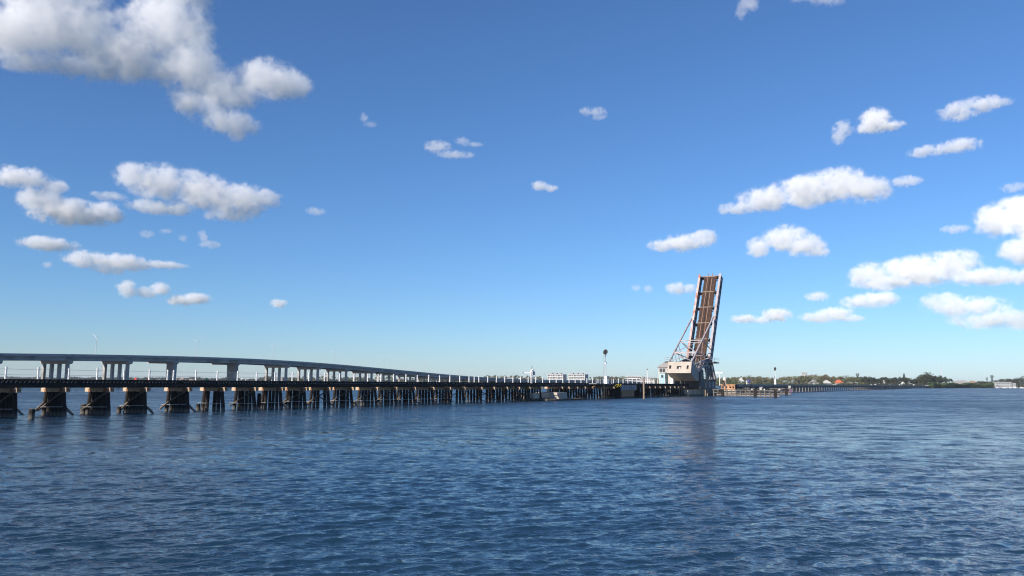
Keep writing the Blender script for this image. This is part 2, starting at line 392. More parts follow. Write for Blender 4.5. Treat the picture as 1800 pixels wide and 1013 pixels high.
# in a trestle's own axes x runs along the track and y = -l
for i, s0 in enumerate(bent_s):
    r = random.Random(100 + i)
    b = thing('pile_bent', None, None, (s0, r.uniform(-0.06, 0.06), r.uniform(-0.02, 0.02)), R_(r.uniform(-1.2, 1.2)), None, trestle)
    place('cap', cap_mesh, b)
    for k, y in enumerate((0.62, 1.18, 1.78, 2.38, 3.0, 3.58)):
        if k in (2, 3) and r.random() < 0.10: continue
        bat = (-0.15, -0.05, 0, 0, 0.05, 0.12)[k] + r.uniform(-0.02, 0.02)
        tilt = math.atan(bat)
        place('pile', pile_meshes[r.randrange(4)], b, (r.uniform(-0.04, 0.04), y + bat * 2.3, 0), Matrix.Rotation(tilt, 4, 'X'))
    if r.random() < 0.85: place('diagonal_brace', brace_a, b, (0, 0, r.uniform(-0.1, 0.08)))
    if r.random() < 0.5: place('diagonal_brace', brace_b, b, (0, 0, r.uniform(-0.1, 0.08)))
    if r.random() < 0.6: place('broken_brace', brace_c, b, (r.uniform(-0.05, 0.02), r.uniform(-0.25, 0.25), r.uniform(-0.12, 0.15)), Matrix.Rotation(R_(r.uniform(-4, 4)), 4, 'X'))
    if r.random() < 0.45: place('broken_brace', brace_d, b, (0, r.uniform(-0.15, 0.15), r.uniform(-0.1, 0.15)), Matrix.Rotation(R_(r.uniform(-5, 5)), 4, 'X'))
    if i < 20: place('tie_rod', rod_mesh, b, (0, 0, r.uniform(-0.05, 0.05)), Matrix.Rotation(R_(r.uniform(-1, 1)), 4, 'X'))
    if r.random() < 0.35: place('pile_stub', stub_mesh, b, (r.uniform(-0.7, -0.4), r.uniform(3.9, 4.5), r.uniform(-0.15, 0.3)))

S0, S1 = -106.0, 104.0
for l0, l1 in ((-0.56, -1.12), (-3.0, -3.56)):
    MB().box(S0, 52.3, l0, l1, 2.75, 3.20).box(63.7, S1, l0, l1, 2.75, 3.20).build('stringer', M['creosote'], trestle, TF)
ties = MB(); rt = random.Random(4); s = S0
while s < S1:
    j = rt.uniform(-0.03, 0.03)
    ties.box(s, s + 0.21, -0.55 + rt.uniform(-0.06, 0.06), -3.57 + rt.uniform(-0.06, 0.06), 3.203, 3.415); s += 0.405
tag(ties.build('ties', M['tie'], trestle, TF), kind='stuff')
for l0 in (-0.58, -3.38):
    MB().box(S0, S1, l0, l0 - 0.2, 3.417, 3.55).build('guard_timber', M['creosote'], trestle, TF)
for l0 in (-1.33, -2.77):
    MB().box(S0, S1, l0 - 0.035, l0 + 0.035, 3.417, 3.56).build('rail', M['rail'], trestle, TF)
end_plates = MB(); s = S0 + 0.1
while s < 52:
    if rt.random() < 0.86:
        z = 3.27 + rt.uniform(-0.012, 0.012)
        end_plates.box(s - 0.04, s + 0.04, -0.47, -0.50, z - 0.036, z + 0.036)
    s += 0.405
tag(end_plates.build('tie_end_plates', M['galv'], trestle, TF), kind='stuff')  # small pale plates in front of most tie ends
# plate girder span over the old draw pier
for l0 in (-0.62, -3.5):
    g = MB().box(53.0, 63.0, l0, l0 - 0.05, 2.0, 3.15).box(53.0, 63.0, l0 + 0.16, l0 - 0.2, 3.152, 3.199).box(53.0, 63.0, l0 + 0.16, l0 - 0.2, 1.95, 1.998)
    gp = g.build('plate_girder', M['steelweb'], trestle, TF)
    for k in range(7):
        MB().box(53.3 + k * 1.55, 53.4 + k * 1.55, l0 + 0.002, l0 + 0.15, 2.0, 3.15).build('stiffener', M['steelweb'], gp, TF)
for s0 in (51.5, 63.9):
    MB().box(s0, s0 + 0.75, -0.3, -3.9, -0.8, 2.745).build('crib_column', M['creosote'], trestle, TF)

# walkway fence
fence = tthing('trestle_fence', 'white post and wire fence along the far edge of the trestle deck', 'fence', 0, -3.72, 3.2)
post_me = MB().tube((0, 0, 0), (0, 0, 1.52), 0.092, n=8).mesh('fence_post', M['white'])
s = -103.0; k = 0
while s < 99:
    if not (30 < s < 31):
        rr = random.Random(k)
        place('fence_post', post_me, fence, (s, rr.uniform(-0.03, 0.03), rr.uniform(-0.07, 0.05)), Matrix.Rotation(R_(rr.uniform(-1.5, 1.5)), 4, 'Y'))
    s += 3.05; k += 1
for s_ in (-70.2, -8.6, -6.9, -33.5): place('fence_post', post_me, fence, (s_, 0, 0))
for z in (3.98, 4.52):
    w = MB(); s = -103.0
    while s < 96:
        w.tube((s, -3.72, z), (s + 1.5, -3.72, z - 0.02), 0.014, n=4).tube((s + 1.5, -3.72, z - 0.02), (s + 3.05, -3.72, z), 0.014, n=4); s += 3.05
    w.build('wire', M['galv'], fence, TF)

# stumps and mooring piles
def pile_thing(name, label, loc, z1, r, m, group=None, lean=(0, 0)):
    t = thing(name, label, 'pile', (loc[0], loc[1], 0), 0, group)
    MB().tube((0, 0, -1.5), (lean[0] * z1, lean[1] * z1, z1), r, r * 0.94, 10).build('shaft', m, t, Matrix.Translation((loc[0], loc[1], 0)))
    MB().tube((lean[0] * z1, lean[1] * z1, z1), (lean[0] * z1, lean[1] * z1, z1 + 0.05), r * 0.8, r * 0.7, 10).build('rotten_top', M['brace'], t, Matrix.Translation((loc[0], loc[1], 0)))
    return t
pile_thing('broken_pile', 'short broken dark pile standing in open water between the two nearest bents', (-43.0, 72.3), 0.88, 0.28, M['pile'])
pile_thing('broken_pile', 'tall dark sawn-off pile beside the trestle, well along the near bents', (-31.5, 100.5), 1.95, 0.25, M['pile'])
p = tpos(-79.7, 0.9); pile_thing('broken_pile', 'stub of an old pile at the foot of the third bent', (tpos(-79.3, -4.6).x, tpos(-79.3, -4.6).y), 0.95, 0.32, M['pile'])
p = tpos(50.2, 6.4); pile_thing('mooring_pile', 'tall lone brown mooring pile in front of the grey girder span', (p.x, p.y), 5.1, 0.22, M['fenderpale'])
p = tpos(108.2, 3.0); pile_thing('mooring_pile', 'brown guard pile at the corner of the drawbridge pier, nearer the counterweight', (p.x, p.y), 4.9, 0.19, M['fenderpale'], lean=(0.01, 0))
p = tpos(110.0, 3.1); pile_thing('mooring_pile', 'brown guard pile at the corner of the drawbridge pier, nearer the channel', (p.x, p.y), 4.95, 0.2, M['fenderpale'], lean=(-0.008, 0))

# old concrete piers beneath the trestle
pr = tthing('concrete_pier', 'low stepped concrete pier with a sunlit block under the middle of the trestle', 'pier', 18, -2)
MB().prism([(11.2, 1.6), (13, 2.4), (25.5, 2.2), (27.6, 0.4), (27, -5), (12, -5.2)], 2, -1.5, 0.33).build('footing', M['conc_wet'], pr, TF)
MB().prism([(16.2, 1.75), (19.4, 1.75), (19.8, 1.3), (19.8, -4.4), (16.2, -4.4)], 2, 0.33, 1.62).build('pedestal', M['conc_tan'], pr, TF)
MB().box(9.5, 16.1, -0.6, -4.2, -1.0, 1.5).build('wing_wall', M['conc_wet'], pr, TF)
MB().box(19.9, 25.0, -1.6, -4.2, 0.332, 1.2).build('wing_wall', M['conc_wet'], pr, TF)
pr = tthing('concrete_pier', 'orange-brown concrete pier under the grey girder span', 'pier', 58, -2)
MB().box(53.6, 63.2, -0.9, -4.4, -1.5, 0.3).build('footing', M['conc_wet'], pr, TF)
MB().prism([(54.6, -1.1), (62.6, -1.1), (63.0, -4.0), (54.2, -4.0)], 2, 0.3, 1.6).build('shaft', M['rust'], pr, TF)
MB().box(54.0, 63.2, -1.0, -4.1, 1.602, 1.948).build('bearing_cap', M['conc_wet'], pr, TF)

# signal with its platform
def signal(label, s0, l0, z0, z_head, ladder=True):
    t = tthing('railway_signal', label, 'railway signal', s0, l0, z0)
    MB().tube((s0, l0, z0), (s0, l0, z_head - 0.6), 0.085, 0.07, 8).build('mast', M['white'], t, TF)
    if ladder:
        ld = MB(); a = s0 - 0.95
        for dl in (-0.17, 0.17): ld.tube((a, l0 + dl, z0), (a + 0.15, l0 + dl, z_head - 0.7), 0.028, n=5)
        zz = z0 + 0.3
        while zz < z_head - 0.8:
            ld.tube((a + 0.02, l0 - 0.17, zz), (a + 0.02, l0 + 0.17, zz), 0.018, n=4); zz += 0.42
        ld.build('ladder', M['galv'], t, TF)
        MB().box(a - 0.15, s0 + 0.25, l0 - 0.32, l0 + 0.32, z_head - 0.72, z_head - 0.66).build('head_platform', M['galv'], t, TF)
        MB().tube((a, l0, z_head - 2.1), (s0, l0, z_head - 2.25), 0.05, n=6).build('bracket', M['white'], t, TF)
        MB().box(s0 - 0.14, s0 + 0.14, l0 - 0.2, l0 + 0.2, z_head - 2.9, z_head - 2.35).build('relay_case', M['white'], t, TF)
    for ds, sg in ((-0.35, -1), (0.15, 1)):
        hd = MB()
        ring = [(l0 + (0.43 if not ladder else 0.46) * math.cos(x), z_head + (0.72 if not ladder else 0.56) * math.sin(x) + ds * 0.35) for x in [2 * math.pi * i / 16 for i in range(16)]]
        hd.prism(ring, 0, s0 + ds - 0.04, s0 + ds + 0.04)
        hp = hd.build('target_board', M['black'], t, TF)
        for dz in (-0.24, 0.06, 0.36):
            MB().tube((s0 + ds + sg * 0.05, l0, z_head + dz - 0.05), (s0 + ds + sg * 0.36, l0, z_head + dz - 0.07), 0.12, 0.13, 8).build('lens_hood', M['black'], hp, TF)
    MB().tube((s0, l0, z_head - 0.6), (s0, l0, z_head + 0.2), 0.06, n=6).build('head_post', M['black'], t, TF)
    return t
pf = tthing('signal_platform', 'small railed steel platform bracketed off the trestle under the tall signal', 'platform', 39, 0.6, 3.35)
MB().box(34.6, 43.6, -0.5, 1.3, 3.37, 3.45).build('deck', M['galv'], pf, TF)
for k in range(5):
    MB().tube((34.8 + k * 2.15, 1.22, 3.45), (34.8 + k * 2.15, 1.22, 4.6), 0.045, n=6).build('railing_post', M['white'], pf, TF)
for z in (4.05, 4.6): MB().tube((34.8, 1.22, z), (43.4, 1.22, z), 0.035, n=6).build('handrail', M['white'], pf, TF)
for k in range(3): MB().beam((35.5 + k * 3.5, 1.1, 3.36), (35.5 + k * 3.5, -0.3, 2.4), 0.12, 0.12).build('knee_brace', M['rust'], pf, TF)
MB().tube((40.0, 0.8, -1.2), (40.0, 0.8, 3.36), 0.2, n=9).build('support_pile', M['rust'], pf, TF)
signal('tall two-headed railway signal with a ladder on the trestle platform', 40.9, 0.8, 3.45, 10.75)
cb = tthing('signal_cabinet', 'white equipment cabinet at the foot of the tall signal', 'cabinet', 42.2, 0.4, 3.452)
MB().box(41.7, 42.7, 0.05, 0.75, 3.46, 5.15).build('case', M['white'], cb, TF)
MB().box(41.65, 42.75, 0.0, 0.8, 5.152, 5.22).build('lid', M['galv'], cb, TF)
MB().box(41.78, 42.62, 0.752, 0.77, 3.56, 5.05).build('door', M['wall_grey'], cb, TF)
# navigation mast with grey cabinet
nm = tthing('navigation_mast', 'short white mast with a grey cabinet and a long white side arm on the trestle', 'mast', 8.2, -0.3, 3.45)
for ds in (-0.22, 0.22): MB().tube((8.2 + ds, -0.3, 3.45), (8.2 + ds, -0.3, 5.7), 0.075, n=8).build('leg', M['white'], nm, TF)
MB().box(8.05, 9.0, -0.62, 0.02, 5.05, 5.75).build('cabinet', M['wall_grey'], nm, TF)
MB().tube((8.2, -0.3, 5.75), (8.2, -0.3, 6.1), 0.18, 0.14, 10).tube((8.7, -0.3, 5.76), (8.7, -0.3, 6.22), 0.17, 0.16, 10).build('lantern', M['white'], nm, TF)
MB().box(7.0, 8.0, -1.9, -1.78, 5.42, 5.52).box(7.9, 8.02, -1.78, -0.3, 5.42, 5.52).build('arm', M['white'], nm, TF)
for ds in (0.0, 0.45): MB().tube((8.15 + ds, -0.3, 6.1), (8.15 + ds, -0.3, 6.85), 0.02, n=5).build('antenna', M['steeldark'], nm, TF)
# tangle of yellow hose
yl = MB(); prev = None
for k in range(34):
    a = k * 0.72; q = Vector((50.0 + 1.35 * math.sin(a * 0.37) + k * 0.02, -0.2 + 0.22 * math.cos(a * 1.3), 2.95 + 0.33 * math.sin(a)))
    if prev is not None: yl.tube(prev, q, 0.04, n=6)
    prev = q
yo = yl.build('yellow_hose', M['yellow'], None, TF)
tag(yo, 'tangled yellow hose hung over the deck edge just before the girder span', 'hose')

# ------------------------------------------------------------------ far trestle section
tr2 = tthing('railway_trestle', 'low concrete-legged railway trestle running from the open channel to the far shore', 'railway trestle', 153, 0)
e0, e1 = 153.2, 1120.0
off = 153.0
cap2 = MB().box(-0.3, 0.3, 0.1, 4.3, 2.15, 2.70).mesh('cap', M['fender'])
M['pile2'] = mat('pale_concrete_piles', (0.30, 0.265, 0.24), (0.40, 0.36, 0.33), 1.5, 0.9, 0.2, c3=(0.17, 0.13, 0.11), s3=0.4, lo3=0.45, hi3=0.6)
pil2 = MB().box(-0.22, 0.22, -0.22, 0.22, -1.0, 2.15).mesh('pile', M['pile2'])
far_b = MB(); s = e0 + 2; k = 0
while s < e1:
    if k < 56:
        b = thing('pile_bent', None, None, (s - off, 0, 0), 0, None, tr2)
        place('cap', cap2, b)
        for y in (0.6, 1.7, 2.8, 3.9): place('pile', pil2, b, (0, y, 0))
    else:
        far_b.box(s - .3, s + .3, -0.1, -4.3, 2.15, 2.7)
        for y in (0.6, 1.7, 2.8, 3.9): far_b.box(s - .22, s + .22, -y - .22, -y + .22, -1, 2.149)
    s += 7.3; k += 1
tag(far_b.build('distant_bents', M['pile2'], tr2, TF), kind='stuff')
M['deck2'] = mat('weathered_deck', (0.34, 0.29, 0.25), (0.42, 0.365, 0.32), 0.6, 0.9, 0.1, c3=(0.22, 0.18, 0.15), s3=0.15)
MB().box(e0, e1, -0.35, -3.9, 2.702, 3.28).build('deck', M['deck2'], tr2, TF)
MB().box(e0, e1, -0.30, -0.5, 3.282, 3.52).build('guard_timber', M['deck2'], tr2, TF)
for l0 in (-1.33, -2.77): MB().box(e0, e1, l0 - .035, l0 + .035, 3.284, 3.5).build('rail', M['rail'], tr2, TF)
signal('distant oval-headed railway signal on a white mast on the far trestle', 214.3, -0.4, 3.52, 10.0, ladder=False)
cb = tthing('signal_cabinet', 'tall narrow white box at the foot of the distant signal', 'cabinet', 212.9, -0.1, 3.525)
MB().box(212.4, 213.4, -0.5, 0.2, 3.53, 5.9).build('case', M['white'], cb, TF)
MB().tube((212.2, -0.2, 5.91), (212.2, -0.2, 6.9), 0.09, n=6).tube((212.2, -.2, 3.53), (212.2, -.2, 5.91), 0.05, n=6).build('vent_pipe', M['panelblue'], cb, TF)
MB().box(212.35, 213.45, -0.55, 0.25, 5.902, 5.97).build('lid', M['galv'], cb, TF)
# ------------------------------------------------------------------ bascule span
bas = tthing('bascule_bridge', 'raised railway drawbridge leaf with concrete counterweight on its pier', 'drawbridge', 116, -2, 0)
LN, LFAR = 1.5, -5.5           # the two girder planes
HT = 34.8
for l0, nm, mt_ in ((LN, 'near', M['steelwhite']), (LFAR, 'far', M['steelred'])):
    w0, w1 = l0 - 0.02, l0 + 0.02
    g = MB()
    # web deepest near the heel
    g.prism([(-1.0, -2.9), (6, -2.8), (HT, -2.5), (HT, -0.02), (-1.0, -0.02)], 1, w0, w1)
    gp = g.build('girder', M['steelweb'], bas, LF)
    MB().box(-1.0, HT + 0.1, l0 - 0.36, l0 + 0.36, -0.02, 0.06).build('top_flange', mt_, gp, LF)
    MB().beam((6, l0, -2.83), (HT, l0, -2.53), 0.5, 0.06, up=(0, 0, 1)).beam((-1, l0, -2.93), (6, l0, -2.83), 0.5, 0.06).build('bottom_flange', M['steelweb'], gp, LF)
    for k in range(18):
        h = 1.2 + k * 1.95
        dep = 2.84 - h * 0.011
        st = MB()
        for sd in (-1, 1): st.box(h - 0.06, h + 0.06, l0 + sd * 0.022, l0 + sd * 0.22, -dep, -0.024)
        st.build('stiffener', M['steeldark'], gp, LF)
# floor beams with gussets
for h in (34.2, 28.2, 22.2, 16.2, 10.2, 4.2):
    f = MB().box(h - 0.10, h + 0.10, LFAR + 0.24, LN - 0.24, -2.3, -1.02)
    f.prism([(LFAR + 0.24, -0.3), (LFAR + 0.24, -1.018), (LFAR + 1.35, -1.018)], 0, h - 0.07, h + 0.07)
    f.prism([(LN - 0.24, -0.3), (LN - 0.24, -1.018), (LN - 1.35, -1.018)], 0, h - 0.07, h + 0.07)
    fb = f.build('floor_beam', M['steeldark'], bas, LF)
    MB().box(h - 0.13, h + 0.13, -3.9, -0.1, -0.62, -0.54).build('joint_plate', M['fenderpale'], fb, LF)
for l0 in (-1.15, -2.85): MB().box(-0.5, HT - 0.2, l0 - 0.14, l0 + 0.14, -1.7, -0.94).build('stringer', M['steeldark'], bas, LF)
tb = MB(); h = 0.2; rt = random.Random(9)
while h < HT - 0.3:
    tb.box(h, h + 0.32, -4.0 + rt.uniform(-.1, .1), 0.25 + rt.uniform(-.1, .1), -0.935, -0.70 + rt.uniform(-.012, .012)); h += 0.40
tag(tb.build('ties', M['leafdeck'], bas, LF), kind='stuff')
for l0 in (-0.2, -3.6): MB().box(0, HT - 0.3, l0 - 0.1, l0 + 0.1, -0.685, -0.56).build('guard_timber', M['leafdeck'], bas, LF)
for l0 in (-1.27, -2.73): MB().box(-0.3, HT + 0.9, l0 - 0.09, l0 + 0.09, -0.685, -0.50).build('rail', M['rail'], bas, LF)
MB().box(0.2, HT - 0.4, -2.12, -1.88, -0.685, -0.60).build('centre_plank', M['tie'], bas, LF)
# lateral bracing below the deck
lat = MB(); hs = [4.2, 10.2, 16.2, 22.2, 28.2, 34.2]
for a, b in zip(hs, hs[1:]):
    lat.beam((a, LFAR + .3, -1.75), (b, LN - .3, -1.75), 0.16, 0.16).beam((a, LN - .3, -1.93), (b, LFAR + .3, -1.93), 0.16, 0.16)
lat.build('lateral_bracing', M['steelweb'], bas, LF)
tipb = MB().box(HT - 0.12, HT + 0.02, LFAR + 0.3, LN - 0.3, -1.5, -0.99); tipb.build('end_beam', M['steelred'], bas, LF)

# counterweight: (l across, e up its face, i inward)
A = Vector((100.25, 0, 10.02)); B = Vector((99.1, 0, 6.68))
ev = (A - B).normalized(); iv = Vector((ev.z, 0, -ev.x))
CF = TF @ Matrix(((0, ev.x, iv.x, B.x), (1, 0, 0, 0), (0, ev.z, iv.z, B.z), (0, 0, 0, 1)))
HGT = (A - B).length
L0, L1 = -5.62, 1.62
cw = MB()
holes = [(-5.15, -4.5, 1.35, 2.4), (-2.75, -1.4, 1.3, 2.2), (0.25, 0.85, 1.3, 2.4)]
xs = [L0] + [v for h in holes for v in h[:2]] + [L1]
for k in range(0, len(xs), 2): cw.box(xs[k], xs[k + 1], 0, HGT, 0, 0.8)
for a, b, c, d in holes: cw.box(a, b, 0, c, 0, 0.8).box(a, b, d, HGT, 0, 0.8)
face = cw.build('counterweight_face', M['conc_tan'], bas, CF)
for a, b, c, d in holes: MB().box(a, b, c, d, 0.79, 0.8).build('pocket_shade', M['steeldark'], face, CF)  # dark sheet paints the shade inside each pocket
MB().box(-2.2, -1.85, 1.5, 1.95, 0.5, 0.78).build('loose_block', M['white'], face, CF)
a0 = B + iv * 0.802; a1 = A + iv * 0.802
MB().prism([(a0.x, a0.z), (a1.x, a1.z), (106.4, 7.75), (106.75, 4.35), (104.0, 4.6)], 1, L0, L1).build('counterweight_block', M['conc_tan'], bas, TF)
# struts and lattice from the counterweight up to the leaf
def P_strut(l, k): return Vector((100.7, l, 10.0)).lerp(Vector((122.6, l, 24.6)), k)
for l in (LN, LFAR): MB().beam(P_strut(l, 0), P_strut(l, 1), 0.36, 0.42).build('strut', M['steelwhite'], bas, TF)
def lat_beam(k0, l0, k1, l1, w=0.16, h=0.16, name='lacing_bar', m_=None):
    MB().beam(P_strut(l0, k0), P_strut(l1, k1), w, h).build(name, m_ or M['steelwhite'], bas, TF)
a_, b_ = LFAR + 0.2, LN - 0.2
lat_beam(0.20, a_, 0.20, b_, 0.25, 0.55, 'cross_beam')
lat_beam(0.47, a_, 0.47, b_, 0.22, 0.22, 'cross_beam')
lat_beam(0.21, a_, 0.46, b_); lat_beam(0.21, b_, 0.46, a_)
lat_beam(0.02, a_, 0.18, b_); lat_beam(0.02, b_, 0.18, a_)
lat_beam(0.42, a_, 0.42, b_, 0.13, 0.13)
for l in (LN, LFAR):
    q = P_strut(l, 0.47); MB().beam(q, (118.6, l, 14.6), 0.2, 0.2).build('web_member', M['steelweb'], bas, TF)
    MB().beam(P_strut(l, 0.2), (117.3, l, 11.8), 0.2, 0.2).build('web_member', M['steelweb'], bas, TF)
    MB().beam((106.3, l, 7.9), (115.4, l, 9.6), 0.5, 0.7).build('counterweight_arm', M['steelweb'], bas, TF)
    MB().beam((103.0, l, 9.1), (114.0, l, 11.0), 0.24, 0.26).build('counterweight_arm', M['steelwhite'], bas, TF)
    for k in range(4):
        x = 104.5 + k * 2.3
        MB().beam((x, l, 8.0 + k * .42), (x + 1.6, l, 9.7 + k * .3), 0.14, 0.14).build('lacing_bar', M['steelwhite'], bas, TF)
    # heel segment
    MB().prism([(112.2, 9.6), (113.4, 7.3), (115.2, 5.2), (116.6, 5.1), (118.2, 7.2), (119.6, 10.1), (117.5, 11.4), (114.2, 11.2)], 1, l - 0.16, l + 0.16).build('heel_plate', M['steeldark'], bas, TF)
    MB().tube((115.6, l - 0.5, 9.0), (115.6, l + 0.5, 9.0), 0.55, n=14).build('trunnion', M['steelweb'], bas, TF)

# rails, ladder and extra bracing round the counterweight
for l in (LN, LFAR):
    for k in range(5):
        a = P_strut(l, 0.04 + k * 0.085); q = Vector((101.6 + k * 3.0, l, 9.2 + k * 0.42))
        MB().beam(a, q, 0.13, 0.13).build('lacing_bar', M['steelwhite'] if k % 2 else M['steelweb'], bas, TF)
cr = MB()
for x, z in ((100.5, 10.03), (102.2, 9.4), (104.0, 8.75), (105.8, 8.1)): cr.tube((x, LN + 0.05, z - 0.1), (x, LN + 0.05, z + 1.1), 0.04, n=5)
for dz in (0.55, 1.08): cr.tube((100.5, LN + 0.05, 10.0 + dz), (105.8, LN + 0.05, 8.1 + dz), 0.035, n=5)
cr.build('handrail', M['galv'], bas, TF)
for dl in (-4.4, -3.2, -0.9, 0.2): MB().beam((101.5, dl, 9.5), (107.5, dl, 8.6), 0.5, 0.55).build('cross_beam', M['steelweb'], bas, TF)
for l in (-4.6, 0.4):
    MB().beam((103.0, l, 9.3), (113.8, l, 9.9), 0.3, 0.3).build('operating_strut', M['steelwhite'], bas, TF)
    MB().tube((112.6, l - .3, 9.9), (112.6, l + .3, 9.9), 0.7, n=14).build('gear_wheel', M['steeldark'], bas, TF)
ldm = MB()
for dl in (0.1, 0.5): ldm.beam((112.0, LN + 0.4, 2.3), (113.2 + dl, LN + 0.4, 9.8), 0.06, 0.06)
for k in range(12): ldm.beam((112.05 + k * 0.1, LN + 0.4, 2.7 + k * 0.6), (112.45 + k * 0.1, LN + 0.4, 2.7 + k * 0.6), 0.04, 0.04)
ldm.build('ladder', M['galv'], bas, TF)
# tower under the leaf
for l in (LN + 0.3, LFAR - 0.3):
    MB().beam((107.6, l, 10.3), (110.4, l, 4.9), 0.5, 0.85, w2=0.3, h2=0.3).build('tower_leg', M['steelwhite'], bas, TF)
    MB().beam((119.9, l, 10.0), (122.6, l, 4.6), 0.3, 0.3, w2=0.55, h2=1.0).build('tower_leg', M['steelwhite'], bas, TF)
    MB().prism([(106.9, 7.0), (109.9, 7.9), (110.6, 2.25), (106.9, 2.25)], 1, l - 0.35, l + 0.2).build('column_plate', M['machinery'], bas, TF)
    MB().beam((113.0, l, 4.6), (113.0, l, 10.0), 0.22, 0.22).build('post', M['steelgrey'], bas, TF)
    MB().beam((118.2, l, 8.4), (120.6, l, 4.6), 0.2, 0.2).build('post', M['steelgrey'], bas, TF)
    MB().beam((110.5, l, 4.8), (122.8, l, 4.8), 0.25, 0.3).build('sill_beam', M['machinery'], bas, TF)
    MB().beam((108.0, l, 10.15), (121.0, l, 10.15), 0.3, 0.34).build('platform_beam', M['steelwhite'], bas, TF)
    for k in range(5):
        MB().beam((109.2 + k * .28, l, 9.6 - k * .9), (110.8 + k * .5, l, 8.9 - k * .9), 0.1, 0.1).build('lacing_bar', M['steelwhite'], bas, TF)
MB().box(111.2, 124.2, -5.4, 1.35, 2.25, 4.62).build('machinery_house', M['machinery'], bas, TF)
for s0 in (113.5, 117.5, 121.0): MB().box(s0, s0 + 1.4, 1.352, 1.38, 2.4, 4.3).build('house_panel', M['steelweb'], bas, TF)
MB().prism([(111.0, 10.35), (112.2, 10.35), (113.8, 6.4), (112.6, 5.4)], 1, -4.5, 0.6).build('rack_frame', M['machinery'], bas, TF)
MB().prism([(122.6, 4.64), (124.1, 4.64), (124.1, 6.0), (121.9, 9.6), (121.2, 9.6)], 1, 0.2, 0.9).build('buffer_frame', M['steelgrey'], bas, TF)
# side platforms
for l0, l1, s0, s1, zz in ((1.9, 3.5, 116.5, 121.5, 10.3), (-7.2, -5.9, 101.5, 105.5, 10.1)):
    pfm = MB().box(s0, s1, l0, l1, zz, zz + 0.14).box(s0, s1, l0, l1, zz - 0.35, zz - 0.1).build('side_platform', M['steeldark'], bas, TF)
    lo_ = l1 if l0 > 0 else l0
    for ss in (s0 + .1, (s0 + s1) / 2, s1 - .1): MB().tube((ss, lo_, zz + .14), (ss, lo_, zz + 1.35), 0.04, n=6).build('railing_post', M['galv'], pfm, TF)
    for z in (0.75, 1.32): MB().tube((s0, lo_, zz + z), (s1, lo_, zz + z), 0.035, n=6).tube((s0, l0, zz + z), (s0, l1, zz + z), 0.035, n=6).build('handrail', M['galv'], pfm, TF)
# column under the far corner of the counterweight
MB().box(102.6, 103.6, -5.9, -5.0, 3.2, 6.2).build('stub_column', M['white'], bas, TF)

# drawbridge pier
pr = tthing('concrete_pier', 'broad tan concrete pier carrying the raised drawbridge', 'pier', 112, -2)
MB().box(112.0, 125.2, -6.4, 1.7, -2.0, 2.2).build('main_block', M['pier_shade'], pr, TF)  # whole block takes the brown of its shaded side
MB().box(111.7, 111.997, -1.6, 1.5, 0.33, 2.05).build('sunlit_face_slab', M['conc_tan'], pr, TF)  # tan slab added as the painted sunlit face of the pier
MB().box(99.4, 111.6, -5.6, 0.6, -2.0, 1.75).build('rear_block', M['conc_wet'], pr, TF)
MB().box(97.5, 112.3, -6.2, 1.4, -2.0, 0.32).build('footing', M['conc_wet'], pr, TF)

# control house
ho = tthing('control_house', 'beige two-storey bridge tender house with hipped roof beside the counterweight', 'house', 110, -9.6)
MB().box(108.0, 112.6, -11.6, -7.8, 3.2, 8.5).build('wall', M['beige'], ho, TF)
MB().add([(107.5, -12.1, 8.502), (113.1, -12.1, 8.502), (113.1, -7.3, 8.502), (107.5, -7.3, 8.502), (109.9, -10.4, 10.2), (110.7, -10.4, 10.2), (110.7, -9.0, 10.2), (109.9, -9.0, 10.2)],
         [(0, 1, 2, 3), (0, 1, 5, 4), (1, 2, 6, 5), (2, 3, 7, 6), (3, 0, 4, 7), (4, 5, 6, 7)]).build('roof', M['roofgrey'], ho, TF)
for l0, l1, z0, z1 in ((-11.25, -9.35, 6.9, 8.2), (-8.9, -8.0, 6.8, 8.1), (-11.0, -10.1, 4.5, 5.2)):
    wf = MB().box(107.9, 107.998, l0 - .1, l1 + .1, z0 - .1, z0).box(107.9, 107.998, l0 - .1, l1 + .1, z1, z1 + .1).box(107.9, 107.998, l0 - .1, l0, z0, z1).box(107.9, 107.998, l1, l1 + .1, z0, z1).box(107.92, 107.998, (l0 + l1) / 2 - .04, (l0 + l1) / 2 + .04, z0, z1).build('window', M['wall_white'], ho, TF)
    MB().box(107.97, 107.997, l0, l1, z0, z1).build('pane', M['darkglass'], wf, TF)
for k in range(10): MB().tube((97.5 + k * 1.1, -12.6 + k * .0, 2.4), (97.5 + k * 1.1, -12.6, 4.7), 0.06, n=6).build('railing_post', M['white'], ho, TF)
MB().box(96.5, 113.5, -13, -6.5, 2.4, 2.9).build('platform', M['conc'], ho, TF)
for k in range(5): MB().tube((98 + k * 3.4, -9.6 - (k % 2) * 3, -1.5), (98 + k * 3.4, -9.6 - (k % 2) * 3, 2.4), 0.25, n=8).build('pile', M['pile'], ho, TF)
sh = tthing('equipment_shed', 'pale teal equipment shed with a dark window in front of the tender house', 'shed', 101.5, -7.6, 2.9)
MB().box(100.3, 103.0, -8.5, -6.7, 2.9, 6.6).build('wall', M['tealpaint'], sh, TF)
MB().box(100.1, 103.2, -8.7, -6.5, 6.602, 6.85).build('roof', M['wall_white'], sh, TF)
MB().box(100.26, 100.3, -7.9, -7.2, 5.3, 6.1).build('window', M['darkglass'], sh, TF)
MB().tube((98.6, -11.6, 2.9), (98.6, -11.6, 7.6), 0.09, n=7).build('lamp_post', M['white'], ho, TF)
MB().tube((98.6, -11.6, 7.61), (98.6, -11.6, 7.95), 0.2, 0.14, 8).build('lamp_head', M['steeldark'], ho, TF)

